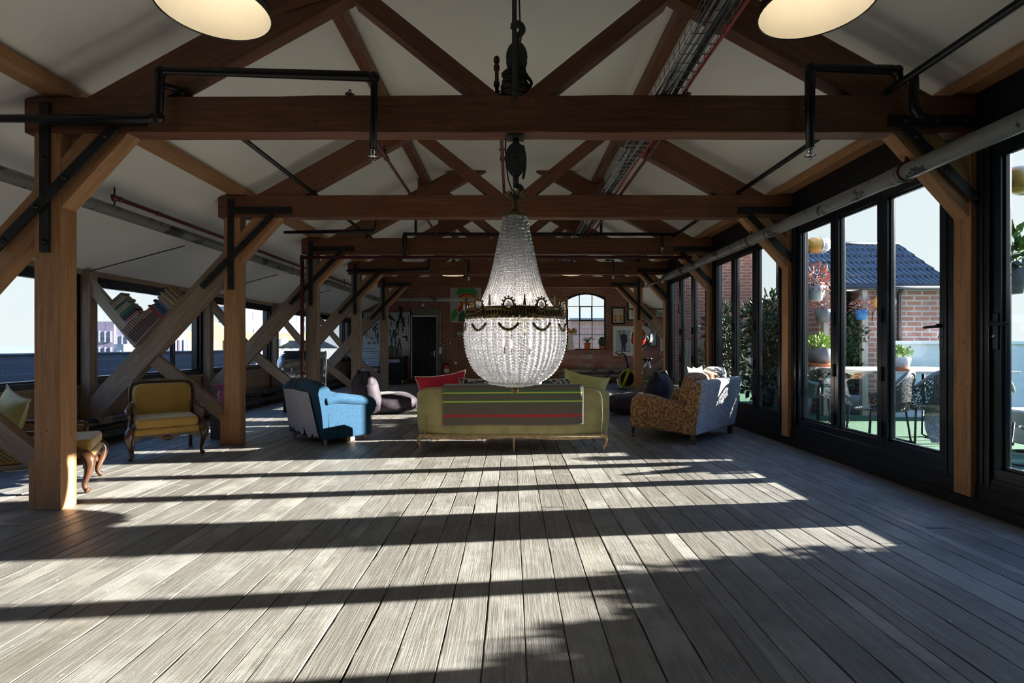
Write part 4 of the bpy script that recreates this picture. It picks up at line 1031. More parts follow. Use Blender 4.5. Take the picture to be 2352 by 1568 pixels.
# ---------------------------------------------------------------- paisley sofa
PS = thing('sofa', 'paisley two-seat sofa with pale worn back and turned legs, angled by the glass doors', 'sofa', V(725, FL, 2222), math.radians(47))
W, D = 205*K, 150*K
def side_prism(par, name, m, pts, x0, x1, bv):
    return MB().prism([Vector((x0, y, z)) for y, z in pts], (x1-x0, 0, 0)).build(name, m, par, local=True, bevel=bv)
side_prism(PS, 'back', 'paisley_pale', [(-D, .13), (-D-.10, .80), (-D-.09, .845), (-D-.03, .85), (-D+.06, .80), (-D+.16, .45), (-D+.16, .13)], -W, W, .03)
side_prism(PS, 'back_side', 'paisley', [(-D+.005, .135), (-D-.085, .80), (-D-.02, .835), (-D+.05, .79), (-D+.15, .45), (-D+.18, .13)], -W-.012, -W+.04, .015)
for s in (-1, 1):
    q = MB(); pr = [(-D+.12, .14), (-D+.10, .48), (-D+.20, .56), (-D+.40, .565), (D-.32, .63), (D-.17, .625), (D-.09, .56), (D-.06, .45), (D-.07, .30), (D-.10, .14)]
    q.prism([Vector((s*W, y, z)) for y, z in pr], (-s*.17, 0, 0)); q.build('arm', 'paisley', PS, local=True, bevel=.045)
LB(PS, 'seat_base', 'paisley', (-W+.1, -D+.1, .13), (W-.1, D-.01, .30), .02)
for i, (a, b) in enumerate(((-W+.17, -.005), (.005, W-.17))): LB(PS, 'seat_cushion', 'paisley', (a, -D+.22, .29), (b, D+.04, .45), .05)
for i, (x, mm) in enumerate(((-W+.36, 'paisley'), (.17+.0, 'paisley'))):
    MB().ell(Vector((x, -D+.17, .67)), (.29, .125, .275), .62, 20, 14, rot=Rx(.20)).build('back_cushion', mm, PS, local=True)
pillow('cushion', 'cream cushion on the paisley sofa, leaning behind its nearest back cushion', V(765, 150, 2150), .45, .42, .15, Rz(.82) @ Rx(-.15), 'cream_cloth')
pillow('cushion', 'brown and orange patterned cushion between the cream ones on the paisley sofa', V(810, 150, 2232), .42, .40, .13, Rz(.82) @ Rx(-.1), 'paisley')
o = MB().ell(V(870, 138, 2240), (.27, .12, .17), .6, 20, 12, rot=Rz(.82) @ Rx(.05)).build('cushion', 'cream_cloth', bevel=0); tag(o, 'plump sunlit cream cushion at the window end of the paisley sofa', 'cushion')
for x in (-1, 1):
    MB().lathe([(.0, 0), (.018, 0), (.02, .02), (.011, .028), (.014, .05), (.024, .10), (.030, .125), (.022, .132), (.03, .14)], Vector((x*(W-.09), D-.07, 0)), n=14).build('leg', 'dark_carved_wood', PS, local=True)
    MB().box(Vector((x*(W-.06)-.025, -D+.03, 0)), Vector((x*(W-.06)+.025, -D+.09, .14))).build('leg', 'dark_carved_wood', PS, local=True, bevel=.004)
# ---------------------------------------------------------------- carved cane armchairs
def bergere(label, cx, cz, rz, w=.70, d=.68, back=.83, extra=0.):
    T = thing('armchair', label, 'armchair', V(cx, FL, cz), rz); w2 = w/2; f = d/2; bk = -d/2
    # legs
    for x in (-1, 1):
        pts = [(x*(w2-.02), f-.02, .36), (x*(w2+.015), f+.03, .29), (x*(w2+.005), f+.02, .18), (x*(w2-.015), f-.01, .08), (x*(w2-.01), f+.005, .03), (x*(w2+.005), f+.025, .018)]
        MB().tube(smoothpath(pts, 4), [.034, .040, .044, .046, .046, .044, .040, .036, .032, .028, .025, .023, .021, .020, .019, .019, .020, .023, .025, .024, .018], 12).build('leg', 'dark_carved_wood', T, local=True)
        MB().ell(Vector((x*(w2+.01), f+.05, .26)), (.022, .014, .04), 1, 10, 8).build('carved_knee', 'dark_carved_wood', T, local=True)
        pts = [(x*(w2-.05), bk+.03, .34), (x*(w2-.05), bk+.01, .18), (x*(w2-.045), bk-.04, .0)]
        MB().tube(smoothpath(pts, 4), .022, 8).build('leg', 'dark_carved_wood', T, local=True)
        # arm: scrolled rail with cane panel
        pts = [(x*(w2-.035), bk+.04, .60), (x*(w2-.01), bk+.20, .585), (x*(w2+.02), bk+.42, .56), (x*(w2+.03), f-.17, .545), (x*(w2+.02), f-.10, .52), (x*(w2+.0), f-.10, .45), (x*(w2+.005), f-.05, .38), (x*(w2+.01), f-.0, .34)]
        MB().tube(smoothpath(pts, 4), .021, 8).build('arm', 'dark_carved_wood', T, local=True)
        q = MB(); P0, P1 = Vector((x*(w2-.025), bk+.05, .33)), Vector((x*(w2+.005), f-.11, .33)); P2, P3 = Vector((x*(w2+.005), f-.11, .53)), Vector((x*(w2-.03), bk+.05, .59))
        q.v += [P0, P1, P2, P3]; L = (P1-P0).length*3; H = .22*3; q.face([0, 1, 2, 3], [(0, 0), (L, 0), (L, H), (0, H)]); q.build('cane_panel', 'cane', T, local=True, solid=.004)
    # seat rail with dipped apron
    q = MB(); N = 16
    for i in range(N+1):
        x = -w2+.02+(w-.04)*i/N; t = i/N; z0 = .235-.035*math.cos(t*4*math.pi)*.6-.02*math.exp(-((t-.5)/.12)**2)
        q.v += [Vector((x, f+.02, .30)), Vector((x, f+.02, z0)), Vector((x, f-.02, z0)), Vector((x, f-.02, .30))]
    for i in range(N):
        for j in range(4): jj = (j+1) % 4; q.face([i*4+j, i*4+jj, i*4+4+jj, i*4+4+j])
    q.build('front_rail', 'dark_carved_wood', T, local=True)
    MB().ell(Vector((0, f+.03, .235)), (.045, .014, .028)).build('carved_shell', 'dark_carved_wood', T, local=True)
    LB(T, 'seat_frame', 'dark_carved_wood', (-w2+.01, bk+.02, .25), (w2-.01, f-.01, .31), .01)
    q = MB(); q.box(Vector((-w2+.025, bk+.06, .27)), Vector((w2-.025, f+.03, .355))); q.build('upholstered_seat', 'mustard_velvet', T, local=True, bevel=.03)
    MB().box(Vector((-w2+.05, bk+.10, .355)), Vector((w2-.05, f+.035, .465))).build('seat_cushion', 'mustard_velvet', T, local=True, bevel=.035)
    # back
    rot = Rx(.22)
    def bp(x, z, y=0): p = rot @ Vector((0, y, z-.36)); return Vector((x, bk+.05+p.y, .36+p.z))
    bh = back
    prof = [(-w2+.05, .36), (-w2+.02, .55), (-w2+.03, bh-.07), (-w2+.09, bh-.01), (0, bh), (w2-.09, bh-.01), (w2-.03, bh-.07), (w2-.02, .55), (w2-.05, .36)]
    MB().tube([bp(x, z, .01) for x, z in smoothpath(prof, 5)], .021, 8).build('back_frame', 'dark_carved_wood', T, local=True)
    q = MB(); n = 14
    pr = [(-w2+.06, .40), (-w2+.045, bh-.09), (-w2+.11, bh-.03), (w2-.11, bh-.03), (w2-.045, bh-.09), (w2-.06, .40)]
    q.prism([bp(x, z, .10) for x, z in pr][::-1], bp(0, .5, -.02)-bp(0, .5, .10)); q.build('back_cushion', 'mustard_velvet', T, local=True, bevel=.04)
    return T
bergere('mustard velvet armchair with carved dark wood legs and cane arms, under the book-filled brace', -1223, 1846, math.atan2(-.62, -.78), w=.71, d=.64, back=.86)
bergere('mustard armchair with cane sides half hidden behind the nearest left post', -1245, 1370, math.atan2(-.86, .51), w=.71, d=.80, back=.84)
pillow('cushion', 'yellow-green cushion standing on the half-hidden cane armchair at the left edge', P(22, 955, 1330), .46, .40, .14, Rz(-.5) @ Ry(.22) @ Rx(-.2), 'yellow_silk', piping='cream_cloth')
# ---------------------------------------------------------------- bean bags
def beanbag(label, X, Z, rz, sc=1.0, flip=1):
    T = thing('bean_bag', label, 'bean bag', V(X, FL, Z), rz, 'plum bean bags')
    def lump(p): return p*(1+.10*noise.noise(p*5+Vector((X*.01, 0, 0)))+.05*noise.noise(p*13))
    q = MB(); q.ell(Vector((0, .22, .19)), (.46, .50, .20), .75, 30, 18, fn=lump); q.build('seat', 'plum_velvet', T, local=True)
    q = MB(); q.ell(Vector((0, -.26, .36)), (.46, .22, .40), .68, 30, 20, rot=Rx(.18), fn=lump); q.build('backrest', 'plum_velvet', T, local=True)
    for s in (-1, 1): MB().lathe([(0, .10), (.02, .09), (.085, -.03), (.12, -.12)], Vector((s*.34, -.31, .735)), (s*.25, -.1, 1), 12).build('corner', 'plum_velvet', T, local=True)
    return T
beanbag('dark plum velvet bean bag behind the blue armchair', -745, 2960, math.radians(-60))
beanbag('dark plum velvet bean bag behind the paisley sofa, right of the olive sofa', 740, 2900, math.radians(62))
# ---------------------------------------------------------------- steel drum, pink ornament, floor pipes
DM = thing('metal_drum', 'polished steel drum lying on its side with a wide rim, behind the third left post', 'drum', V(-1200, FL, 3020))
ax = Vector((.93, .30, 0)).normalized(); c0 = V(-1340, 138, 3000)
mat('drum_steel', (.50, .55, .62), .22, .85, var=.25)
MB().lathe([(0, -.02), (.20, 0), (.30, .06), (.34, .16), (.355, .35), (.36, .85), (.365, .88), (.35, .885), (.34, .5), (.2, .3), (0, .28)], c0, ax, 40).build('drum_shell', 'drum_steel', DM)
MB().tube([c0+ax*.89+(Vector((-ax.y, ax.x, 0))*math.cos(a)+Vector((0, 0, 1))*math.sin(a))*.362 for a in [i*2*math.pi/40 for i in range(40)]], .016, 8, closed=True).build('rim', 'chrome', DM)
mat('slat_blue', (.03, .08, .18), .3)
for i in range(7):
    a = math.radians(58+i*13); d = Vector((-ax.y, ax.x, 0))*math.cos(a)+Vector((0, 0, 1))*math.sin(a)
    MB().obox(c0+ax*.42+d*.368, ax*.30, d*.008, ax.cross(d)*.018).build('slat', 'slat_blue', DM, bevel=.003)
for t in (.2, .7):
    q_ = c0+ax*t; MB().box(Vector((q_.x-.03, q_.y-.18, 0)), Vector((q_.x+.03, q_.y+.18, c0.z-.30))).build('cradle', 'dark_panel', DM)
MB().tube([c0+ax*.35+Vector((.05, -.37, -.1+.05*i)) for i in range(4)]+[c0+ax*.42+Vector((.1, -.38, -.2))], .012, 6).build('latch', 'chrome', DM)
PK = thing('table_lamp', 'pink lamp with a wide pink shade and knobbly stem, beside the second left post', 'lamp', P(506, 935, 2140))
mat('pink', (.62, .22, .45), .45, var=.1)
b = P(509, 935, 2140); MB().lathe([(.0, 0), (.07, 0), (.075, .02), (.05, .06), (.07, .10), (.04, .14), (.06, .18), (.035, .22), (.02, .24)], b).build('stem', 'pink', PK)
MB().lathe([(.025, .235), (.05, .26), (.11, .32), (.115, .325), (.10, .315), (.03, .255)], b).build('lamp_shade', 'pink', PK)
MB().box(Vector((b.x-.10, b.y-.10, 0)), Vector((b.x+.10, b.y+.10, b.z))).build('stand', 'timber_dark', PK)
for i, (x, y, lb) in enumerate(((-1585, 296, 'upper fat dark heating pipe along the foot of the left wall'), (-1565, 345, 'lower fat dark heating pipe along the foot of the left wall'))):
    o = MB().tube([V(x, y, z) for z in range(int(ZB)+20, 5200, 300)], 19*K, 16).build('floor_pipe', mat('pipe_blue', (.06, .075, .085), .25, .3, var=.4)); tag(o, lb, 'pipe')
    for z in range(1000, 5200, 790): MB().box(V(x-24, y+18, z), V(x-10 if i else x+20, FL, z+12)).build('pipe_bracket', 'iron', o)
# ---------------------------------------------------------------- books in the V
book_cols = {}
def bookmat(c):
    n = 'cover_%d_%d_%d' % tuple(int(x*255) for x in c)
    if n not in MT: mat(n, c, .55, var=.12)
    return n
mat('paper', (.62, .57, .46), .9, var=.1, vscale=80)
mat('gilt', (.62, .50, .33), .5)
def book(o, d, n, th, h, dep, col, label, group, tilt=0, bands=False):
    # o: foot point of the spine's lower corner ; d direction along the shelf, n normal; spine faces -Y
    d, n = Vector(d), Vector(n)
    if tilt: M_ = Matrix.Rotation(tilt, 3, 'Y'); n = M_ @ n; d2_ = M_ @ d
    else: d2_ = d
    f = Vector((0, 1, 0)); b = bookmat(col); m = MB()
    ct = .0028
    q = MB()
    q.prism([o+n*0, o+d2_*th*.12-f*.003, o+d2_*th*.5-f*.0055, o+d2_*th*.88-f*.003, o+d2_*th, o+d2_*th+f*.004, o+f*.004], n*h)
    for k_ in (0, th-ct): q.prism([o+d2_*k_, o+d2_*(k_+ct), o+d2_*(k_+ct)+n*h, o+d2_*k_+n*h], f*dep)
    c = q.build('book', b); tag(c, label, 'book', group)
    e = MB(); oo = o+d2_*ct+n*.004+f*.004; e.prism([oo, oo+d2_*(th-2*ct), oo+d2_*(th-2*ct)+n*(h-.008), oo+n*(h-.008)], f*(dep-.008)); e.build('pages', 'paper', c)
    if bands:
        e = MB()
        for t in (.05, .70, .80, .90): e.prism([o+n*h*t-f*.001, o+d2_*th*.14+n*h*t-f*.0045, o+d2_*th*.5+n*h*t-f*.0068, o+d2_*th*.86+n*h*t-f*.0045, o+d2_*th+n*h*t-f*.001, o+d2_*th+n*h*t+f*.001, o+n*h*t+f*.001], n*h*.035)
        e.build('spine_band', 'gilt', c)
ORD = ['first', 'second', 'third', 'fourth', 'fifth', 'sixth', 'seventh', 'eighth', 'ninth', 'tenth', 'eleventh', 'twelfth', 'thirteenth', 'fourteenth', 'fifteenth', 'sixteenth']
def u3(dx, dy): return Vector((dx, 0, -dy))
dL = u3(.670, -.742).normalized(); nL = u3(-.742, -.670).normalized()
o0 = V(-1423, -3, 1988)+nL*.002
plum = (.115, .065, .085); s = 0
for i in range(14):
    th = R.choice([.026, .028, .03, .032]); h = .27-(.006*abs(i-4) if i > 8 else 0)+R.uniform(-.004, .004)
    book(o0+dL*s, dL, nL, th, h, .19, plum, 'dark plum bound volume with gilt bands, %s up from the corner of the V' % ORD[i], 'books in the crossed timbers', bands=True); s += th+.0035
cols = [((.40, .02, .05), 'dark red'), ((.12, .10, .10), 'charcoal'), ((.03, .07, .25), 'navy blue'), ((.02, .03, .05), 'black'), ((.10, .18, .40), 'pale-edged blue'), ((.35, .28, .20), 'tan'), ((.25, .22, .16), 'khaki'), ((.42, .36, .24), 'buff'), ((.20, .18, .13), 'olive brown'), ((.33, .24, .14), 'ochre brown'), ((.13, .11, .08), 'dark umber'), ((.30, .17, .09), 'rust brown')]
for i, (c, nm) in enumerate(cols):
    th = R.choice([.022, .028, .034]); h = R.uniform(.19, .24)
    book(o0+dL*s, dL, nL, th, h, R.uniform(.14, .18), c, '%s book on the right arm of the V, %s above the plum volumes' % (nm, ORD[i]), 'books in the crossed timbers', tilt=R.uniform(-.04, .04)); s += th+.004
dR = u3(-.649, -.761).normalized(); nR = u3(.761, -.649).normalized()
o1 = V(-1414, -24, 1988)+dR*.262+nR*.004; s = 0
cols = [((.45, .48, .58), 'pale lilac'), ((.40, .10, .16), 'raspberry red'), ((.02, .03, .04), 'black'), ((.02, .03, .035), 'blackish'), ((.03, .14, .11), 'dark teal'), ((.04, .18, .14), 'bottle green'), ((.30, .27, .23), 'stone'), ((.40, .38, .30), 'cream-edged'), ((.18, .26, .22), 'sage green'), ((.02, .06, .12), 'midnight blue'), ((.36, .29, .22), 'fawn'), ((.26, .24, .21), 'taupe'), ((.20, .19, .17), 'slate brown'), ((.15, .17, .15), 'dark moss')]
for i, (c, nm) in enumerate(cols):
    th = R.choice([.018, .022, .028]); h = R.uniform(.19, .23)
    book(o1+dR*(s+th), -dR, nR, th, h, R.uniform(.13, .16), c, '%s book on the left arm of the V, %s up from the plum volumes' % (nm, ORD[i]), 'books in the crossed timbers'); s += th+.004
# ================================================================ FAR WALL: TOOLS, PICTURES, SILL
zw = ZW
def wbox(u0, u1, v0, v1, d0, d1): a = P(u0, v0, zw); b = P(u1, v1, zw); return MB().box(Vector((a.x, zw*K-d0, a.z)), Vector((b.x, zw*K-d1, b.z)))
def m_peg():
    g = NG('pegboard'); b = g.b; co = g.coord('Object', (1, 1, 1))
    sp = g.n('ShaderNodeSeparateXYZ'); g.l(co, sp.inputs[0])
    def w(o, off):
        a = g.n('ShaderNodeMath', operation='MULTIPLY'); a.inputs[1].default_value = 2*math.pi/.055; g.l(o, a.inputs[0]); s = g.n('ShaderNodeMath', operation='SINE'); g.l(a.outputs[0], s.inputs[0]); return s.outputs[0]
    ad = g.n('ShaderNodeMath', operation='ADD'); g.l(w(sp.outputs[0], 0), ad.inputs[0]); g.l(w(sp.outputs[2], 0), ad.inputs[1])
    g.l(g.ramp(ad.outputs[0], [(.0, (.62, .66, .70)), (.72, (.60, .64, .68)), (.80, (.06, .07, .09))]), b.inputs['Base Color']); b.inputs['Roughness'].default_value = .6; MT['peg'] = g.m
m_peg()
o = wbox(833, 942, 718, 818, .004, .03).build('pegboard', 'peg'); tag(o, 'large white pegboard hung with black tools, left of the black door', 'pegboard')
mat('tool_black', (.02, .022, .026), .4, .3)
def tool(kind, u, v, L, ang, label):
    # flat tools cut with real thickness; outline in unit length along local y
    c = P(u, v, zw); c.y = zw*K-.045; s = L*ZW/F*K; ca, sa = math.cos(math.radians(ang)), math.sin(math.radians(ang))
    def q(x, y, d=0): return Vector((c.x+(x*ca-y*sa)*s, c.y+d, c.z+(x*sa+y*ca)*s))
    m = MB()
    def pl(pts, t=.02): m.prism([q(x, y) for x, y in pts], (0, t, 0))
    if kind == 'spanner':
        pl([(-.035, -.38), (.035, -.38), (.035, .38), (-.035, .38)])
        for s_ in (-1, 1): pl([(-.05, s_*.36), (-.12, s_*.42), (-.10, s_*.5), (-.04, s_*.5), (-.03, s_*.44), (.03, s_*.44), (.04, s_*.5), (.10, s_*.5), (.12, s_*.42), (.05, s_*.36)][::s_])
    elif kind == 'pliers':
        for s_ in (-1, 1): pl([(s_*.02, .5), (s_*.09, .46), (s_*.05, .18), (s_*.22, -.5), (s_*.12, -.5), (-s_*.03, .12)][::s_])
    elif kind == 'saw':
        pl([(-.5, .10), (-.22, .18), (.5, .02), (.5, -.04), (-.22, -.14), (-.5, -.12)]); pl([(-.5, .14), (-.3, .2), (-.24, -.18), (-.46, -.2)], .03)
    elif kind == 'hammer':
        pl([(-.03, -.5), (.03, -.5), (.03, .36), (-.03, .36)]); pl([(-.2, .34), (.16, .34), (.2, .40), (.12, .5), (-.2, .46)], .04)
    elif kind == 'chisel':
        pl([(-.06, .5), (.06, .5), (.07, .08), (-.07, .08)], .035); pl([(-.03, .08), (.03, .08), (.02, -.5), (-.02, -.5)])
    elif kind == 'clamp':
        pl([(-.05, .5), (.35, .5), (.35, .38), (.06, .38), (.06, .1), (.30, .1), (.30, -.02), (.06, -.02), (.06, -.5), (-.05, -.5)])
    elif kind == 'square':
        pl([(-.4, .1), (.2, .1), (.2, -.5), (.32, -.5), (.45, .25), (-.4, .25)])
    elif kind == 'drill':
        pl([(-.5, .3), (.3, .35), (.4, .2), (.38, -.5), (.16, -.5), (.14, .02), (-.1, .05), (-.5, .12)], .05)
    o = m.build({'spanner': 'spanner', 'pliers': 'pliers', 'saw': 'hand_saw', 'hammer': 'hammer', 'chisel': 'chisel', 'clamp': 'clamp', 'square': 'set_square', 'drill': 'drill'}[kind], 'tool_black')
    MB().tube([Vector((c.x, c.y+.01, c.z)), Vector((c.x, zw*K-.03, c.z))], .008, 5).build('peg_hook', 'wire', o)
    tag(o, label, kind if kind != 'saw' else 'saw', 'tools on the pegboard')
TL = [('pliers', 921, 727, 46, 0, 'big black bolt cutters at the top right of the pegboard'), ('spanner', 923, 737, 13, 0, 'first of three spanners near the door, under the bolt cutters'), ('spanner', 930, 735, 14, 0, 'middle of the three spanners near the door'), ('spanner', 938.5, 734, 17, 0, 'last of the three spanners, next to the door frame'),
 ('clamp', 925, 756, 16, 0, 'small black clamp below the three spanners'), ('drill', 931, 776, 14, 0, 'black pistol-shaped tool at the right of the pegboard'), ('pliers', 918, 788, 24, 0, 'long-handled pliers low on the pegboard beside the door'), ('chisel', 913, 768, 13, -30, 'short slanted chisel above the long-handled pliers'),
 ('saw', 897, 729, 30, -35, 'black hand saw high on the pegboard, right of the last post'), ('pliers', 913, 748, 22, 0, 'slim pliers under the bolt cutters'), ('chisel', 900, 743, 12, 0, 'small chisel between saw and slim pliers'), ('chisel', 906, 741, 11, 0, 'smallest chisel next to the slim pliers'),
 ('chisel', 896, 763, 16, 4, 'upright chisel right beside the last post'), ('pliers', 904, 768, 22, -6, 'slanting pliers at mid height right of the last post'), ('chisel', 909, 769, 22, 0, 'long chisel beside the slanting pliers'), ('chisel', 900, 787, 22, 3, 'long thin chisel low beside the last post'), ('chisel', 909, 791, 20, 0, 'lowest chisel left of the long-handled pliers'),
 ('chisel', 841, 766, 26, 0, 'long file left on the pegboard between the posts'), ('chisel', 849, 752, 8, 0, 'tiny upright tool between the long file and the slanted file'), ('chisel', 854, 751, 18, -128, 'slanted file above the middle of the pegboard'), ('chisel', 851, 774, 18, -125, 'slanted file lower on the pegboard'), ('hammer', 863, 767, 20, 12, 'black hammer beside the last post, left side'),
 ('saw', 863, 734, 18, 8, 'short saw at the top between the posts'), ('pliers', 832, 719, 22, 0, 'pliers at the upper left of the pegboard'), ('square', 867, 752, 16, 160, 'black set square left of the last post'), ('chisel', 860.5, 792, 15, 0, 'stubby screwdriver low between the posts'), ('clamp', 847, 790, 10, 0, 'little clamp above the shelf of jars'), ('chisel', 868.5, 776, 22, 0, 'long chisel against the left side of the last post')]
for t in TL: tool(*t)
# office chair
OC = thing('office_chair', 'pale blue slatted office chair on castors in front of the pegboard', 'chair', P(850, 872, 5050)*1.0)
OC.location.z = 0; RM[OC.name] = Matrix.Translation(OC.location); cx, cy = OC.location.x, OC.location.y
mat('pale_blue_mesh', (.42, .52, .60), .5)
for i in range(9): MB().box(Vector((cx-.30, cy+.06+.012*i, .62+i*.085)), Vector((cx+.30, cy+.09+.012*i, .62+i*.085+.07))).build('back_slat', 'pale_blue_mesh', OC, bevel=.006)
for s in (-1, 1): MB().tube([Vector((cx+s*.33, cy-.35, .50)), Vector((cx+s*.33, cy-.02, .50)), Vector((cx+s*.33, cy+.10, .62)), Vector((cx+s*.32, cy+.22, 1.40))], .018, 8).build('side_frame', 'chrome', OC)
MB().tube([Vector((cx-.33, cy-.1, .72)), Vector((cx+.33, cy-.1, .72))], .018, 8).build('armrest', 'chrome', OC)
MB().box(Vector((cx-.31, cy-.36, .47)), Vector((cx+.31, cy+.04, .54))).build('seat', 'pale_blue_mesh', OC, bevel=.02)
MB().tube([Vector((cx, cy-.12, .08)), Vector((cx, cy-.12, .47))], .03, 10).build('column', 'chrome', OC)
for i in range(5):
    a = i*1.2566; e_ = Vector((cx+.3*math.cos(a), cy-.12+.3*math.sin(a), .075)); lg = MB().tube([Vector((cx, cy-.12, .11)), e_], .018, 6).build('leg', 'chrome', OC)
    MB().lathe([(0, -.014), (.036, -.014), (.036, .014), (0, .014)], e_-Vector((0, 0, .036)), (1, 0, 0), 12).build('castor', 'black_enamel', lg)
# workbench / tool cabinet
WC = thing('tool_cabinet', 'black wheeled tool cabinet with a lilac drawer front under the pegboard', 'cabinet', P(912, 878, 5120)); WC.location.z = 0; RM[WC.name] = Matrix.Translation(WC.location)
a, b = P(868, 820, 5120), P(928, 868, 5120); yf = a.y
MB().box(Vector((a.x, yf, .16)), Vector((b.x, yf+.6, a.z))).build('cabinet_body', 'dark_panel', WC, bevel=.008)
MB().box(Vector((a.x-.02, yf-.02, a.z)), Vector((b.x+.03, yf+.62, a.z+.035))).build('worktop', 'timber_dark', WC, bevel=.004)
c1, c2 = P(892, 825, 5120), P(918, 832, 5120); d_ = MB().box(Vector((c1.x, yf-.02, c2.z)), Vector((c2.x, yf, c1.z))).build('drawer', mat('lilac', (.42, .36, .55), .5), WC, bevel=.003); d_['label'] = 'lilac drawer front'
for i in range(3): MB().box(Vector((a.x+.05, yf-.015, .22+i*.17)), Vector((b.x-.05, yf, .37+i*.17))).build('drawer', 'black_enamel', WC, bevel=.004)
for x in (a.x+.06, b.x-.06):
    for y in (yf+.06, yf+.54): MB().lathe([(0, -.018), (.075, -.018), (.075, .018), (0, .018)], Vector((x, y, .085)), (1, 0, 0), 14).build('castor', 'steel', WC)
    
# books / files standing on the bench
x = P(893, 0, 5200).x
for i in range(7):
    w_ = .05; c = [(.10, .11, .12), (.16, .17, .18), (.07, .08, .09), (.22, .22, .22), (.05, .05, .06), (.14, .13, .12), (.2, .2, .21)][i]; h_ = .36-.02*i
    z0 = P(0, 820, 5120).z+.036; f = MB().box(Vector((x+i*.062, yf+.2, z0)), Vector((x+i*.062+w_, yf+.45, z0+h_))).build('box_file', bookmat(c), bevel=.004)
    tag(f, '%s grey box file from the post on the tool cabinet top' % ORD[i], 'file', 'files on the tool cabinet')
o = MB(); a2, b2 = P(828, 796, 5295), P(855, 806, 5295)
SH = thing('tool_rack', 'black rack of small tools under the left of the pegboard', 'rack', Vector(((a2.x+b2.x)/2, a2.y, b2.z)))
for zz in (a2.z, b2.z): MB().box(Vector((a2.x, a2.y, zz-.02)), Vector((b2.x, a2.y+.18, zz+.01))).build('shelf_rail', 'iron', SH)
for i in range(5): x = a2.x+(b2.x-a2.x)*i/4; MB().box(Vector((x-.012, a2.y, b2.z)), Vector((x+.012, a2.y+.18, a2.z))).build('upright', 'iron', SH)
for i in range(8): MB().ell(Vector((a2.x+.1+i*.09, a2.y+.09, b2.z+.07)), (.035, .04, .06), .7, 10, 8).build('jar', 'steel', SH)
# conduits, switches, extinguisher
def wtube(name, label, cat, pts, r, m): o = MB().tube([Vector((P(u, 0, zw).x, zw*K-.03, P(0, v, zw).z)) for u, v in pts], r, 8).build(name, m); return tag(o, label, cat)
wtube('conduit', 'thin grey conduit dropping beside the black door', 'conduit', [(1011.5, 700), (1011.5, 788)], .012, 'grey_cable')
wtube('conduit', 'short thicker grey conduit lower right of the black door', 'conduit', [(1017.5, 790), (1017.5, 838)], .02, 'grey_cable')
o = wbox(1009, 1015, 786, 790.5, 0, .05).build('junction_box', 'grey_cable', bevel=.004); tag(o, 'small grey junction box beside the door, above the switch', 'switch box')
o = wbox(1009, 1015, 797, 812, 0, .05).build('light_switch', 'white_paint', bevel=.004); tag(o, 'tall pale switch plate beside the black door', 'switch')
o = wbox(1032, 1037, 786, 789.5, 0, .05).build('call_point', 'red_paint', bevel=.004); tag(o, 'small red and white fire call point on the bricks', 'call point')
MB().box(*[Vector(t) for t in ((P(1033, 0, zw).x, zw*K-.054, P(0, 788.8, zw).z), (P(1036, 0, zw).x, zw*K-.05, P(0, 786.7, zw).z))]).build('call_plate', 'white_paint', o)
o = wbox(969, 974, 696, 704, 0, .05).build('door_sensor', 'white_paint', bevel=.004); tag(o, 'small white sensor above the black door', 'sensor')
MB().lathe([(0, 0), (.012, 0), (.012, .01), (0, .01)], Vector((P(971.5, 0, zw).x, zw*K-.05, P(0, 700, zw).z)), (0, -1, 0), 10).build('sensor_eye', 'black_enamel', o)
o = wbox(1043, 1050, 831, 836, 0, .05).build('socket', 'white_paint', bevel=.004); tag(o, 'pale wall socket low on the bricks behind the red cushion', 'socket')
HK = wbox(1051, 1076, 763, 772.5, 0, .04).build('coat_rack', 'white_paint', bevel=.003); tag(HK, 'white coat rack with black motifs just left of the chandelier', 'coat rack')
for i, uu in enumerate((1054.5, 1060.0, 1066.5, 1072.5)):
    c = P(uu, 767.5, zw); c.y = zw*K-.042
    m = MB(); pts = [Vector((c.x+.035*math.sin(t*1.3+i), c.y, c.z+.05*math.cos(t))) for t in [k_*.7 for k_ in range(7)]]; m.tube(pts, .012, 5); m.build('motif', 'black_enamel', HK)
    MB().tube([Vector((c.x, zw*K-.04, c.z-.07)), Vector((c.x, zw*K-.09, c.z-.09)), Vector((c.x, zw*K-.09, c.z-.06))], .008, 5).build('hook', 'iron', HK)
EX = thing('fire_extinguisher', 'red fire extinguisher with black hose on the wall behind the red cushion', 'fire extinguisher', Vector((P(1026.5, 0, zw).x, zw*K-.12, P(0, 866, zw).z)))
c = EX.location; MB().lathe([(0, 0), (.085, 0), (.09, .02), (.09, .36), (.07, .42), (.03, .45), (0, .45)], c, n=18).build('cylinder', 'red_paint', EX)
MB().lathe([(.0905, .16), (.0915, .16), (.0915, .30), (.0905, .30)], c, n=18).build('label_band', 'white_paint', EX)
MB().box(c+Vector((-.03, -.03, .45)), c+Vector((.07, .03, .52))).build('valve', 'black_enamel', EX)
MB().tube([c+Vector(t) for t in ((-.03, 0, .49), (-.12, 0, .45), (-.13, 0, .25), (-.11, 0, .05))], .014, 6).build('hose', 'black_enamel', EX)
EX['label'] = EX['label']
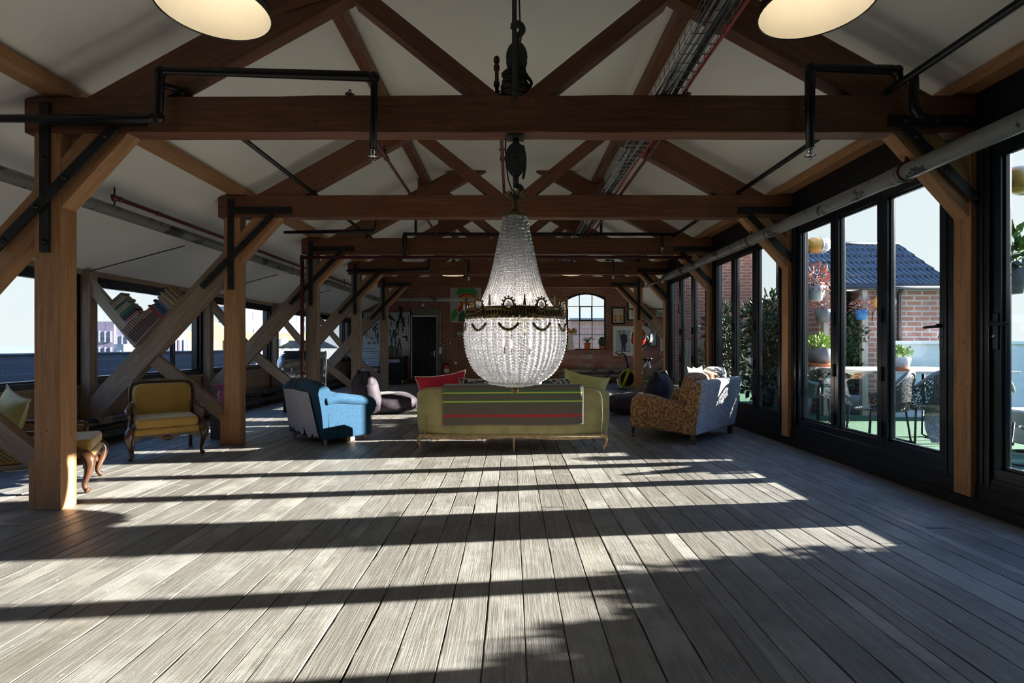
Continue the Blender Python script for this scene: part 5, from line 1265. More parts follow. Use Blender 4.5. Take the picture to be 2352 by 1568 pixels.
# pictures: frame > mount, print (plain generic stand-ins)
def picture(label, u0, u1, v0, v1, frame, fw, mount, shapes, depth=.035, yo=0.0):
    a = P(u0, v0, zw); b = P(u1, v1, zw); y = zw*K-yo; T = thing('picture', label, 'picture', Vector(((a.x+b.x)/2, y, b.z)))
    m = MB(); x0, x1, z0, z1 = a.x, b.x, b.z, a.z
    for q in ((x0, x1, z0, z0+fw), (x0, x1, z1-fw, z1), (x0, x0+fw, z0+fw, z1-fw), (x1-fw, x1, z0+fw, z1-fw)): m.box(Vector((q[0], y-depth, q[2])), Vector((q[1], y, q[3])))
    m.build('frame', frame, T, bevel=.003)
    MB().box(Vector((x0+fw, y-depth*.55, z0+fw)), Vector((x1-fw, y, z1-fw))).build('backing', mount, T)
    k_ = 0
    for (nm, mm, poly) in shapes:
        k_ += 1; pts = [Vector((x0+(x1-x0)*s, y-depth*.55-.0015*k_, z1-(z1-z0)*t)) for s, t in poly]
        MB().prism(pts, (0, .001, 0)).build(nm, mm, T)
    return T
def ovl(cx_, cy_, rx, ry, n=18, a0=0, a1=2*math.pi): return [(cx_+rx*math.cos(a0+(a1-a0)*i/n), cy_+ry*math.sin(a0+(a1-a0)*i/n)) for i in range(n)]
for n_, c in (('pr_grey', (.42, .43, .43)), ('pr_green', (.05, .30, .08)), ('pr_dgreen', (.02, .13, .05)), ('pr_orange', (.80, .28, .03)), ('pr_red', (.45, .04, .02)), ('pr_cream', (.60, .52, .42)), ('pr_blue', (.42, .58, .66)), ('pr_navy', (.035, .03, .06)), ('pr_skin', (.55, .36, .28)), ('pr_teal', (.10, .20, .22)), ('pr_sky', (.50, .64, .75))): mat(n_, c, .6, var=.05)
picture('large grey canvas with bold green, orange and red shapes, left of the chandelier', 1035, 1104, 655, 740, 'white_paint', .02, 'pr_grey', [
    ('green_dome', 'pr_green', [(.2, .24), (.22, .12), (.34, .03), (.62, .02), (.80, .08), (.92, .24), (.85, .27), (.6, .2), (.35, .22), (.24, .27)]), ('red_band', 'pr_red', [(.27, .3), (.35, .24), (.6, .21), (.84, .28), (.8, .4), (.3, .4)]),
    ('orange_disc', 'pr_orange', ovl(.56, .46, .27, .20)), ('red_arc', 'pr_red', ovl(.56, .50, .08, .05, 10, 0, math.pi)), ('green_wedge', 'pr_green', [(.0, .74), (.15, .64), (.27, .78), (.04, 1), (0, 1)]), ('red_bar', 'pr_red', [(.22, .66), (.38, .50), (.42, .60), (.30, .74)]), ('dark_green_block', 'pr_dgreen', [(.27, .80), (.42, .68), (.96, .66), (1, 1), (.27, 1)])])
def figure(cx_, top, h, mm, skin='pr_skin'):
    return [('figure_legs', mm, [(cx_-.10, top+.55*h), (cx_+.11, top+.55*h), (cx_+.10, top+h), (cx_+.02, top+.99*h), (cx_, top+.7*h), (cx_-.02, top+h), (cx_-.10, top+.98*h)]),
            ('figure_coat', mm, [(cx_-.05, top+.15*h), (cx_+.06, top+.15*h), (cx_+.17, top+.22*h), (cx_+.19, top+.52*h), (cx_+.13, top+.6*h), (cx_-.12, top+.6*h), (cx_-.17, top+.3*h), (cx_-.14, top+.2*h)]),
            ('figure_head', skin, ovl(cx_, top+.085*h, .06, .065*h*1.0)), ('figure_hair', 'pr_navy', ovl(cx_, top+.05*h, .065, .045*h, 12, math.pi, 2*math.pi))]
picture('white-framed print of a person in a dark coat, right of the arched window', 1408, 1454, 749, 817, 'white_paint', .035, 'pr_blue', [('white_mount', 'white_paint', [(.02, .02), (.98, .02), (.98, .13), (.02, .13)]), ('white_mount', 'white_paint', [(.02, .87), (.98, .87), (.98, .98), (.02, .98)]), ('white_mount', 'white_paint', [(.02, .1), (.13, .1), (.13, .9), (.02, .9)]), ('white_mount', 'white_paint', [(.87, .1), (.98, .1), (.98, .9), (.87, .9)])]+figure(.52, .15, .70, 'pr_navy')+[('staff', 'pr_navy', [(.28, .16), (.31, .15), (.40, .38), (.37, .39)])])
picture('small black-framed picture of two orange and green figures', 1404.5, 1435, 705, 744, 'black_enamel', .05, 'pr_cream', [(n_, m_, p_) for cx_ in (.30, .70) for n_, m_, p_ in (('orange_body', 'pr_orange', ovl(cx_, .64, .10, .10)), ('green_base', 'pr_dgreen', [(cx_-.07, .72), (cx_+.07, .72), (cx_+.07, .82), (cx_-.07, .82)]), ('orange_head', 'pr_red', ovl(cx_, .51, .05, .05)))])
picture('black-framed print with a dark standing shape, high on the wall behind the last right post', 1441, 1483, 668, 736, 'black_enamel', .045, 'pr_cream', [('white_mount', 'white_paint', [(.04, .03), (.2, .03), (.2, .97), (.04, .97)]), ('white_mount', 'white_paint', [(.04, .86), (.96, .86), (.96, .97), (.04, .97)]), ('dark_shape', 'pr_navy', [(.45, .84), (.40, .6), (.28, .4), (.30, .3), (.45, .42), (.58, .2), (.75, .18), (.86, .4), (.88, .84)])])
picture('black-framed teal print behind the polished ball', 1484, 1509.5, 740, 796, 'black_enamel', .05, 'pr_grey', [('teal_sheet', 'pr_teal', [(.1, .13), (.72, .13), (.72, .86), (.1, .86)])])
picture('tall pale blue printed board beside the last door post', 1516.5, 1542, 757, 815, 'white_paint', .015, 'pr_sky', [('blue_scroll', 'pr_teal', ovl(.35, .18, .16, .06)), ('blue_scroll', 'pr_sky', ovl(.35, .18, .10, .04)), ('blue_scroll', 'pr_teal', ovl(.35, .88, .2, .06))])
picture('half-round pale green panel high at the right of the brick wall', 1508, 1540, 706, 727, 'white_paint', .01, 'pr_grey', [('green_half_round', mat('pr_pale', (.35, .45, .38), .6), ovl(.5, 1.0, .48, .95, 16, math.pi, 2*math.pi))])
# polished ball lamp: red one side, chrome other
BL = thing('hanging_ball', 'hanging ball of polished chrome and red glass behind the last right post', 'ball', P(1476, 778, 4700))
MB().ell(P(1476, 775, 4700), (.31, .31, .35), 1, 30, 18).build('chrome_shell', 'chrome', BL)
MB().ell(P(1467, 775, 4660), (.25, .25, .30), 1, 24, 16).build('red_shell', mat('red_gloss', (.45, .03, .02), .08, coat=1), BL)
MB().tube([P(1476, 740, 4700)+Vector((0, 0, .02)), P(1476, 690, 4700), P(1476, 640, 4700), V((1476-VX)*4700/F, hz((1476-VX)*4700/F)+2, 4700)], .006, 6).build('cord', 'black_cable', BL)
for a in (-1, 1): MB().tube([P(1476, 740, 4700)]+[P(1476, 775, 4700)+Vector((a*.33*math.sin(t), 0, .37*math.cos(t))) for t in [i*math.pi/10 for i in range(11)]], .008, 5).build('wire_cradle', 'chrome', BL)
# fat radiator pipes on the far wall
for i, (vv, lb) in enumerate(((852, 'upper patchy silver radiator pipe along the foot of the brick wall'), (863.5, 'lower patchy silver radiator pipe along the foot of the brick wall'))):
    y = (vv-VY)*5270/F
    o = MB().tube([V(x, y, 5270) for x in range(500, 1640, 120)], 20*K, 16).build('radiator_pipe', 'peel'); tag(o, lb, 'pipe')
    for x in (560, 1000, 1500): MB().box(V(x-6, y+18, 5266), V(x+6, FL if i else y+60, 5274)).build('pipe_bracket', 'iron', o)
# exercise bikes
mat('lime', (.55, .62, .04), .4)
def bike(label, X, Z, rz, s=1.0, lime=True):
    T = thing('exercise_bike', label, 'exercise bike', V(X, FL, Z), rz, 'exercise bikes')
    def tb(nm, pts, r, m, n=8): MB().tube([Vector(p)*s for p in pts], r*s, n).build(nm, m, T, local=True)
    MB().lathe([(.0, -.02), (.22, -.02), (.25, -.03), (.25, .03), (.22, .02), (0, .02)], Vector((-.35, 0, .34))*s, (0, 1, 0), 28).build('flywheel', 'black_enamel', T, local=True)
    MB().tube([Vector((-.35+.235*math.cos(a), -.034, .34+.235*math.sin(a)))*s for a in [i*.2618 for i in range(24)]], .016*s, 6, closed=True).build('flywheel_ring', 'lime' if lime else 'steel', T, local=True)
    MB().tube([Vector((-.35+.29*math.cos(a), 0, .34+.29*math.sin(a)))*s for a in [i*.2618 for i in range(12, 22)]], .03*s, 8).build('fender', 'cream_cloth' if lime else 'steel', T, local=True)
    tb('main_frame', [(-.5, 0, .06), (-.28, 0, .62), (-.14, 0, .50), (.12, 0, .32), (.5, 0, .06)], .04, 'lime' if lime else 'black_enamel')
    tb('handle_post', [(-.30, 0, .60), (-.40, 0, 1.02)], .032, 'black_enamel'); tb('handlebar', [(-.62, -.22, 1.10), (-.50, -.2, 1.04), (-.40, 0, 1.04), (-.50, .2, 1.04), (-.62, .22, 1.10)], .018, 'black_enamel')
    tb('seat_post', [(.12, 0, .32), (.26, 0, .86)], .03, 'chrome')
    MB().ell(Vector((.28, 0, .90))*s, (.15*s, .08*s, .035*s), .8, 14, 8).build('saddle', 'black_enamel', T, local=True)
    tb('front_foot', [(-.5, -.27, .03), (-.5, .27, .03)], .03, 'black_enamel'); tb('rear_foot', [(.5, -.27, .03), (.5, .27, .03)], .03, 'black_enamel')
    tb('crank', [(.0, -.12, .22), (.02, -.12, .34), (.04, .12, .46)], .014, 'chrome'); MB().box(Vector((.36, 0, 0))*0+Vector((-.06, -.2, .19))*s, Vector((.06, -.12, .22))*s).build('pedal', 'black_enamel', T, local=True)
    return T
bike('black exercise bike with lime flywheel, half behind the last right post', (1465-VX)*4480/F, 4480, math.radians(12))
bike('black exercise bike with silver saddle between the last two right posts', (1508-VX)*4700/F, 4700, math.radians(170), lime=True)
for i, (uu, cc, lb) in enumerate(((1500, 'pr_orange', 'small orange ball on the floor behind the right bean bag'), (1526, 'pr_bl', 'blue ball on the floor beside the last door post'))):
    if cc == 'pr_bl': mat('pr_bl', (.04, .06, .40), .4)
    z_ = 4250; o = MB().ell(V((uu-VX)*z_/F, FL-38, z_), 38*K, 1, 20, 12).build('exercise_ball', cc); tag(o, lb, 'ball')
o = MB().ub((1420-VX)*4300/F, (1500-VX)*4300/F, FL-5, FL-1, 4150, 4900).build('floor_mat', mat('mat_grey', (.10, .12, .14), .8), bevel=.003); tag(o, 'dark grey exercise mat on the floor under the bikes', 'mat')
# sill things
def pot(name, label, u, v, r, h, mm, z=ZW-26):
    c = P(u, v, z); T = thing(name, label, 'plant', c); MB().lathe([(0, 0), (r*.72, 0), (r*.9, h*.82), (r, h*.84), (r, h), (r*.86, h), (r*.8, h*.86), (0, h*.86)], c, n=18).build('pot', mm, T); return T, c
mat('terracotta', (.55, .17, .06), .7, var=.1); mat('leaf_green', (.10, .22, .05), .6, var=.4, vscale=20); mat('leaf_dark', (.035, .085, .03), .6, var=.4, vscale=20); mat('leaf_bright', (.28, .42, .08), .6, var=.3, vscale=20)
mat('leaf_pink', (.50, .25, .20), .7, var=.4, vscale=25); mat('petal_orange', (.80, .25, .02), .6)
def leaves(m, c, r, n, size, up=.3, rr=None, droop=0):
    r = (r, r, r) if isinstance(r, (int, float)) else r; g = rr or R
    for i in range(n):
        d = Vector((g.gauss(0, 1), g.gauss(0, 1), g.gauss(0, 1))).normalized(); k_ = g.random()**.45
        p = Vector(c)+Vector((d.x*r[0], d.y*r[1], d.z*r[2]))*k_
        a = (d+Vector((g.uniform(-.6, .6), g.uniform(-.6, .6), up+g.uniform(-.5, .5)))).normalized(); b_ = a.cross(Vector((g.uniform(-1, 1), g.uniform(-1, 1), g.uniform(-1, 1)))).normalized()
        s = size*g.uniform(.6, 1.3); n2 = a.cross(b_)*s*.12; k0 = len(m.v)
        m.v += [p, p+a*s*.45+b_*s*.24+n2, p+a*s, p+a*s*.45-b_*s*.24+n2]; m.face([k0, k0+1, k0+2, k0+3], [(0, 0), (1, 0), (1, 1), (0, 1)])
T, c = pot('potted_plant', 'spidery plant in a terracotta pot in the middle of the arched window sill', 1349, 802.5, .13, .24, 'terracotta')
m = MB()
for i in range(26): a = R.random()*6.28; l = R.uniform(.15, .34); m.tube([c+Vector((0, 0, .22)), c+Vector((math.cos(a)*l*.5, math.sin(a)*l*.3, .22+l*.7)), c+Vector((math.cos(a)*l, math.sin(a)*l*.5, .22+l*.35))], [.008, .006, .002], 4)
m.build('foliage', 'leaf_green', T)
T, c = pot('potted_cactus', 'round dark cactus in a terracotta pot at the right of the sill', 1383, 803, .125, .14, 'terracotta')
m = MB().ell(c+Vector((0, 0, .27)), (.125, .125, .17), 1, 20, 12, fn=lambda p: p*(1+.08*math.cos(10*math.atan2(p.y, p.x)))); m.build('cactus_body', 'leaf_dark', T)
JG = thing('enamel_jug', 'tall white enamel jug at the left end of the arched window sill', 'jug', P(1311, 803, ZW-30)); c = JG.location
MB().lathe([(0, 0), (.145, 0), (.14, .03), (.10, .30), (.085, .44), (.10, .52), (.12, .56), (.11, .555), (.09, .5), (0, .1)], c, n=22).build('jug_body', 'white_enamel', JG)
MB().tube([c+Vector(t) for t in ((-.10, 0, .52), (-.17, 0, .48), (-.19, 0, .36), (-.15, 0, .22), (-.115, 0, .18))], .014, 8).build('handle', 'white_enamel', JG)
FL_ = thing('flower_bunch', 'bunch of orange flowers standing in the white jug', 'flowers', c+Vector((0, 0, .5)))
for i in range(7): a = i*.9; MB().ell(c+Vector((.04+.16*math.cos(a)*.8, .08*math.sin(a), .66+.05*math.sin(i*2.1))), (.06, .05, .06), 1, 10, 8).build('flower', 'petal_orange' if i % 3 else 'mustard_velvet', FL_)
m = MB(); leaves(m, c+Vector((.02, 0, .60)), (.16, .1, .08), 60, .08); m.build('stems', 'leaf_dark', FL_)
# ================================================================ OUTSIDE, LEFT
mat('hill', (.16, .19, .19), .95, var=.1, vscale=.02); mat('fields', (.16, .18, .13), .95, var=.2, vscale=.01); mat('tar_roof', (.09, .10, .11), .9)
gz = -14.0
m = MB(); m.v += [Vector(p) for p in ((-900, -200, gz), (900, -200, gz), (900, 1500, gz), (-900, 1500, gz))]; m.face([0, 1, 2, 3]); m.build('ground', 'fields', kind='structure')
def ridge(name, pts, y0, h, m_, n=40, seed=1.0):
    q = MB(); (xa, ya), (xb, yb_) = pts
    for i in range(n+1):
        t = i/n; x = xa+(xb-xa)*t; y = ya+(yb_-ya)*t; hh = h*(.6+.5*noise.noise(Vector((t*4, seed, 0)))); q.v += [Vector((x, y, gz-1)), Vector((x*1.15, y*1.15, gz+hh)), Vector((x*1.6, y*1.6, gz+hh*.4))]
    for i in range(n):
        for j in range(2): q.face([i*3+j, i*3+3+j, i*3+4+j, i*3+1+j], None, True)
    return q.build(name, m_, kind='structure')
ridge('hills', ((-700, 250), (-200, 900)), 0, 34, 'hill'); ridge('hills', ((250, 500), (500, 200)), 0, 26, mat('hill_haze', (.20, .27, .32), .95), seed=3.0)  # bluish hill colour carries the distance haze
MB().box(Vector((V(-2620, 0, 0).x, -12, -.35)), Vector((V(-1720, 0, 0).x, 40, -.25))).build('roof_gutter', 'tar_roof', kind='structure')
m = MB().box(Vector((V(-2660, 0, 0).x, -12, -14)), Vector((V(-2600, 0, 0).x, 40, V(0, 46, 0).z))); o = m.build('parapet', 'brick_dark'); tag(o, 'dark brick roof parapet seen through the left windows', 'parapet')
MB().box(Vector((V(-2675, 0, 0).x, -12, V(0, 48, 0).z)), Vector((V(-2590, 0, 0).x, 40, V(0, 40, 0).z))).build('coping', mat('coping_grey', (.14, .15, .16), .8), o)
# downpipe outside the third window
o = MB().tube([V(-1745, -268, 2560), V(-1745, -258, 2590), V(-1750, -225, 2640), V(-1750, -190, 2700), V(-1750, 420, 2700)], 13*K, 10).build('downpipe', 'dark_frame'); tag(o, 'dark swan-neck downpipe outside the third left window', 'pipe')
mat('far_purple', (.15, .12, .19), .8, var=.1, vscale=.3); mat('far_orange', (.27, .155, .105), .85, var=.08, vscale=.3); mat('far_white', (.26, .29, .33), .7); mat('far_glass', (.28, .38, .50), .15); mat('far_lav', (.24, .23, .31), .8)  # distant building tones kept pale and bluish, haze put into the colours
def ray(u, Y): return ((u-VX)/F*Y, Y)   # metres
def facade(T, mat_, u0, Y0, u1, Y1, ztop, depth, rows, cols_, wm, z0=0.0, wh=2.0, frac=.45, gable=0, name='wall'):
    (xa, ya), (xb, yb_) = ray(u0, Y0), ray(u1, Y1); A, B = Vector((xa, ya, gz)), Vector((xb, yb_, gz)); d = (B-A); n = Vector((-d.y, d.x, 0)).normalized()
    if n.y < 0 and n.x > 0: n = -n
    if n.dot(A) < 0: n = -n
    q = MB(); H = ztop-gz; pts = [A, B, B+Vector((0, 0, H))]+([A.lerp(B, .72)+Vector((0, 0, H)), A.lerp(B, .6)+Vector((0, 0, H+gable*.7)), A.lerp(B, .5)+Vector((0, 0, H+gable)), A.lerp(B, .4)+Vector((0, 0, H+gable*.7)), A.lerp(B, .28)+Vector((0, 0, H))] if gable else [])+[A+Vector((0, 0, H))]
    q.prism(pts, n*depth); q.build(name, mat_, T)
    for i in range(rows):
        for j in range(cols_):
            t0 = (j+.5-frac/2)/cols_; t1 = (j+.5+frac/2)/cols_; z_ = ztop-1.0-(i+1)*wh*1.45+.4
            if z_ < -1.5: continue
            a_, b_ = A.lerp(B, t0), A.lerp(B, t1); a_.z = z_; b_.z = z_; p = MB().prism([a_, b_, b_+Vector((0, 0, wh)), a_+Vector((0, 0, wh))], -n*.15).build('window', wm, T)
            MB().prism([a_.lerp(b_, .46)-n*.15, a_.lerp(b_, .54)-n*.15, a_.lerp(b_, .54)-n*.15+Vector((0, 0, wh)), a_.lerp(b_, .46)-n*.15+Vector((0, 0, wh))], -n*.06).build('glazing_bar', 'far_white', p)
BA = thing('apartment_building', 'purplish modern block with vertical windows seen below the books', 'building', Vector((*ray(300, 70), gz)))
def H_(v, Y): return 1.3+(VY-v)/F*Y
facade(BA, 'far_purple', 222, 70, 262, 70.5, H_(738, 70), 8, 3, 3, 'far_white', wh=1.5, frac=.35)
facade(BA, 'far_lav', 262, 71, 300, 71.5, H_(748, 71), 8, 3, 3, 'far_white', wh=1.6, frac=.4)
facade(BA, 'far_purple', 300, 72, 428, 77, H_(757, 74), 8, 3, 11, 'far_lav', wh=1.8, frac=.35)
facade(BA, 'far_white', 262, 60, 284, 60, H_(790, 60), 5, 1, 1, 'far_glass', wh=.3)
BO = thing('warehouse', 'pale orange brick warehouse with arched windows and curved gable, beyond the left windows', 'building', Vector((*ray(480, 90), gz)))
facade(BO, 'far_orange', 415, 94, 560, 101, H_(760, 97), 8, 2, 5, 'far_glass', wh=2.4, frac=.32, gable=2.0)
facade(BO, 'far_orange', 560, 101, 720, 110, H_(764, 105), 8, 1, 8, 'far_glass', wh=2.2, frac=.3)
BW = thing('office_building', 'hazy white modern building rising behind the orange warehouse', 'building', Vector((*ray(640, 160), gz)))
facade(BW, 'far_white', 470, 140, 600, 150, H_(742, 145), 10, 2, 6, 'far_glass', wh=2.0, frac=.7)
facade(BW, 'far_white', 556, 150, 715, 170, H_(706, 160), 12, 3, 8, 'far_glass', wh=2.4, frac=.75)
m = MB(); a_ = ray(600, 60); b_ = ray(720, 60)
RG = thing('neighbour_roof', 'dark slate roof with a pale parapet edge beyond the third left window', 'roof', Vector((a_[0], 50, gz)))
MB().prism([Vector((*ray(624, 55), H_(800, 55))), Vector((*ray(655, 55), H_(782, 55))), Vector((*ray(742, 55), H_(782, 55))), Vector((*ray(780, 55), H_(800, 55)))], (4, 10, 0)).build('slates', 'tar_roof', RG)
MB().tube([Vector((*ray(622, 54.5), H_(798, 54.5))), Vector((*ray(658, 54.5), H_(779, 54.5)))], .35, 6).build('parapet_edge', 'far_white', RG)
# building through the arched window
NB = thing('brick_house', 'pinkish brick house with a slate roof seen through the arched window', 'building', Vector((*ray(1345, 34), gz)))
mat('far_pink', (.55, .36, .36), .85)
q = MB(); Y = 34; pts = [Vector((*ray(u, Y), H_(v, Y))) for u, v in ((1310, 860), (1420, 860), (1420, 731), (1312, 731))]; q.prism(pts, (0, 8, 0)); q.build('wall', 'brick_out', NB)
q = MB(); q.v += [Vector((*ray(1308, Y-.2), H_(733, Y-.2))), Vector((*ray(1420, Y-.2), H_(733, Y-.2))), Vector((*ray(1420, Y+4), H_(716, Y+4))), Vector((*ray(1332, Y+4), H_(716, Y+4)))]; q.face([0, 1, 2, 3]); q.build('roof', mat('slate_grey', (.20, .22, .27), .7), NB, solid=.15)
# ================================================================ OUTSIDE, RIGHT: THE TERRACE
TY = 317.0
def m_turf():
    g = NG('artificial_turf'); b = g.b; co = g.coord(); f = g.noise(co, 90, 3, .6); f2 = g.noise(co, 2, 3)
    c = g.ramp(f, [(.3, (.012, .06, .032)), (.7, (.05, .17, .09))]); c = g.mix(g.ramp(f2, [(.4, (0,)*3), (.7, (.3,)*3)]), c, (.10, .20, .13)); g.l(c, b.inputs['Base Color']); b.inputs['Roughness'].default_value = .85; g.bump(f, .8, .01); MT['turf'] = g.m
m_turf()
MB().box(V(XR+30, TY, ZB-1400), V(3900, TY+60, ZT)).build('terrace_floor', 'turf', kind='structure')
# timber posts with bulkhead lamps and planters
mat('amber_glass', (.85, .45, .08), .25, var=.1, coat=.5); mat('lamp_white', (.85, .86, .84), .3); mat('planter_white', (.75, .75, .72), .6); mat('planter_grey', (.16, .17, .19), .6); mat('planter_blue', (.04, .20, .50), .5)
def tpost(X, Z, label): o = MB().ub(X-12, X+12, -560, TY, Z-14, Z+14).build('terrace_post', 'timber_dark', bevel=.006); tag(o, label, 'post'); return o
tpost(1172, 2100, 'weathered timber post outside the glass beside the pink flowers')
tpost(1130, 1206, 'weathered timber post outside the glass at the right edge')
def blamp(X, Y, Z, label):
    T = thing('bulkhead_lamp', label, 'lamp', V(X, Y, Z), 0, 'amber terrace lamps'); ax_ = Vector((1, .1, 0)).normalized(); c = V(X, Y, Z)
    MB().lathe([(0, -.02), (.07, 0), (.10, .05), (.115, .12), (.115, .15), (.10, .16)], c, ax_, 24).build('amber_dome', 'amber_glass', T)
    MB().lathe([(.112, .15), (.12, .155), (.12, .17), (.108, .175)], c, ax_, 24).build('ring', 'steel', T)
    MB().lathe([(.10, .17), (.105, .24), (.08, .30), (.0, .33)], c, ax_, 20).build('lens', 'lamp_white', T)
    for a in range(6): a_ = a*math.pi/6; u_ = Vector((0, math.cos(a_), math.sin(a_))); MB().tube([c+ax_*.17+u_*.115, c+ax_*.27+u_*.10, c+ax_*.345, c+ax_*.27-u_*.10, c+ax_*.17-u_*.115], .004, 4).build('guard_wire', 'steel', T)
    MB().tube([c+ax_*.05-Vector((0, 0, .09)), c+Vector((-.03, 0, -.16)), c+Vector((-.04, 0, -.3))], .008, 5).build('feed_cable', 'black_cable', T)
blamp(1186, -405, 2094, 'amber and white bulkhead lamp on the post above the pink flowers')
blamp(1143, -384, 1206, 'amber bulkhead lamp on the post at the right edge of the photo')
blamp(1655, -200, 2378, 'small amber lamp on the brick outbuilding wall')
def planter(X, Y, Z, label, mm, leaf, r=.13, h=.20, n=220, fr=(.22, .2, .2), ls=.07):
    T = thing('hanging_planter', label, 'plant', V(X, Y, Z)); c = V(X, Y, Z)
    MB().lathe([(0, 0), (r*.62, 0), (r, h), (r*.92, h), (r*.86, h*.8), (0, h*.8)], c, n=20).build('pot', mm, T); m = MB(); leaves(m, c+Vector((.02, 0, h+fr[2]*.5)), fr, n, ls); m.build('foliage', leaf, T)
    MB().tube([c+Vector((-r, 0, h*.9)), c+Vector((-r-.08, 0, h*.9)), c+Vector((-r-.14, 0, h*.6))], .008, 5).build('bracket', 'iron', T); return T
planter(1215, -180, 2088, 'white planter of pink-tipped foliage hung on the post outside', 'planter_white', 'leaf_pink', n=420, fr=(.26, .24, .20), ls=.06)
planter(1398, -105, 2345, 'grey planter of rusty foliage below the pink one', 'planter_grey', 'leaf_pink', n=260, fr=(.22, .2, .14), ls=.05)
planter(1575, -118, 2350, 'blue planter on the outbuilding corner', 'planter_blue', 'leaf_pink', r=.10, h=.15, n=200, fr=(.17, .16, .12), ls=.05)
planter(1168, -122, 1232, 'grey planter with trailing green leaves at the right edge', 'planter_grey', 'leaf_green', r=.16, h=.24, n=420, fr=(.30, .26, .18), ls=.09)
# outbuilding
OB = thing('outbuilding', 'brick outbuilding with a dark ribbed tile roof across the terrace', 'building', V(1780, TY, 2550))
MB().ub(1626, 2012, -262, TY, 2400, 3000).build('wall', 'brick_out', OB)
MB().ub(1430, 1560, -262, TY, 2430, 3000).build('side_wall', 'brick_out', OB)
MB().ub(1560, 1626, -262, TY, 2500, 3000).build('dark_doorway', 'dark_panel', OB)
for x in (1612, 1436): MB().ub(x-16, x+9, -266, TY, 2374, 2396).build('door_post', 'timber_pale', OB, bevel=.004)
mat('roof_tile', (.040, .055, .075), .5, var=.3, vscale=8)
z0r, z1r, y0r, y1r = 2376, 2733, -274, -528
def rf(x, t, up=0): return V(x, y0r+(y1r-y0r)*t-up, z0r+(z1r-z0r)*t)
m = MB(); xa, xb = 1385, 2020
for c_ in range(6):
    t0, t1 = c_/6, (c_+1)/6+.02; sx = xb+(4 if c_ % 2 else 0)
    m.hexa([rf(xa, t0, 0), rf(xa, t0, 10), rf(xa, t1, 3), rf(xa, t1, -3), rf(sx, t0, 0), rf(sx, t0, 10), rf(sx, t1, 3), rf(sx, t1, -3)])
m.build('roof', 'roof_tile', OB)
m = MB(); nr = 24
for i in range(nr):
    for c_ in range(6):
        x = xa+12+(xb-xa-16)*i/(nr-1); m.tube([rf(x, c_/6, 11), rf(x, (c_+1)/6+.01, 5)], 4*K, 6)
m.build('tile_rolls', 'roof_tile', OB)
MB().tube([rf(xa, 1, 6), rf(xb+4, 1, 6)], 12*K, 12).build('ridge_tiles', 'roof_tile', OB)
MB().tube([V(xa, -264, 2366), V(xb, -264, 2366)], 9*K, 10).build('gutter', 'dark_frame', OB); MB().ub(xa, xb, -282, -258, 2377, 2396).build('fascia', 'dark_frame', OB)
MB().tube([V(1770, -258, 2368), V(1773, -235, 2386), V(1773, TY, 2390)], 9*K, 10).build('downpipe', 'dark_frame', OB)
MB().prism([rf(xa, 0, -2), rf(xa, 1, -2), V(xa, -262, z1r)], (.05, 0, 0)).build('gable', 'dark_panel', OB); MB().prism([rf(xb-8, 0, -2), rf(xb-8, 1, -2), V(xb-8, -262, z1r)], (-.05, 0, 0)).build('gable', 'brick_out', OB)
# parapet wall
o = MB().ub(1700, 3900, -8, TY, 2330, 2365).build('parapet', mat('render_white', (.62, .65, .68), .8, var=.05)); tag(o, 'white rendered parapet wall along the back of the terrace', 'wall')
MB().ub(1695, 3900, -22, -8, 2322, 2372).build('coping', 'white_paint', o, bevel=.004)
o = MB().ub(3860, 3900, -10, TY, ZB-1300, 2320).build('parapet', 'render_white'); tag(o, 'white side parapet at the outer edge of the terrace', 'wall')
# table
TB = thing('terrace_table', 'long terrace table with a pale top and steel legs outside the doors', 'table', V(1540, TY, 2060))
mat('table_top', (.62, .60, .55), .35)
MB().ub(1295, 1800, 90, 99, 1845, 2270).build('table_top', 'table_top', TB, bevel=.004)
for x in (1325, 1770):
    for z in (1870, 2245): MB().tube([V(x, 99, z), V(x+(6 if x > 1500 else -6), TY, z)], 6*K, 8).build('leg', 'iron', TB)
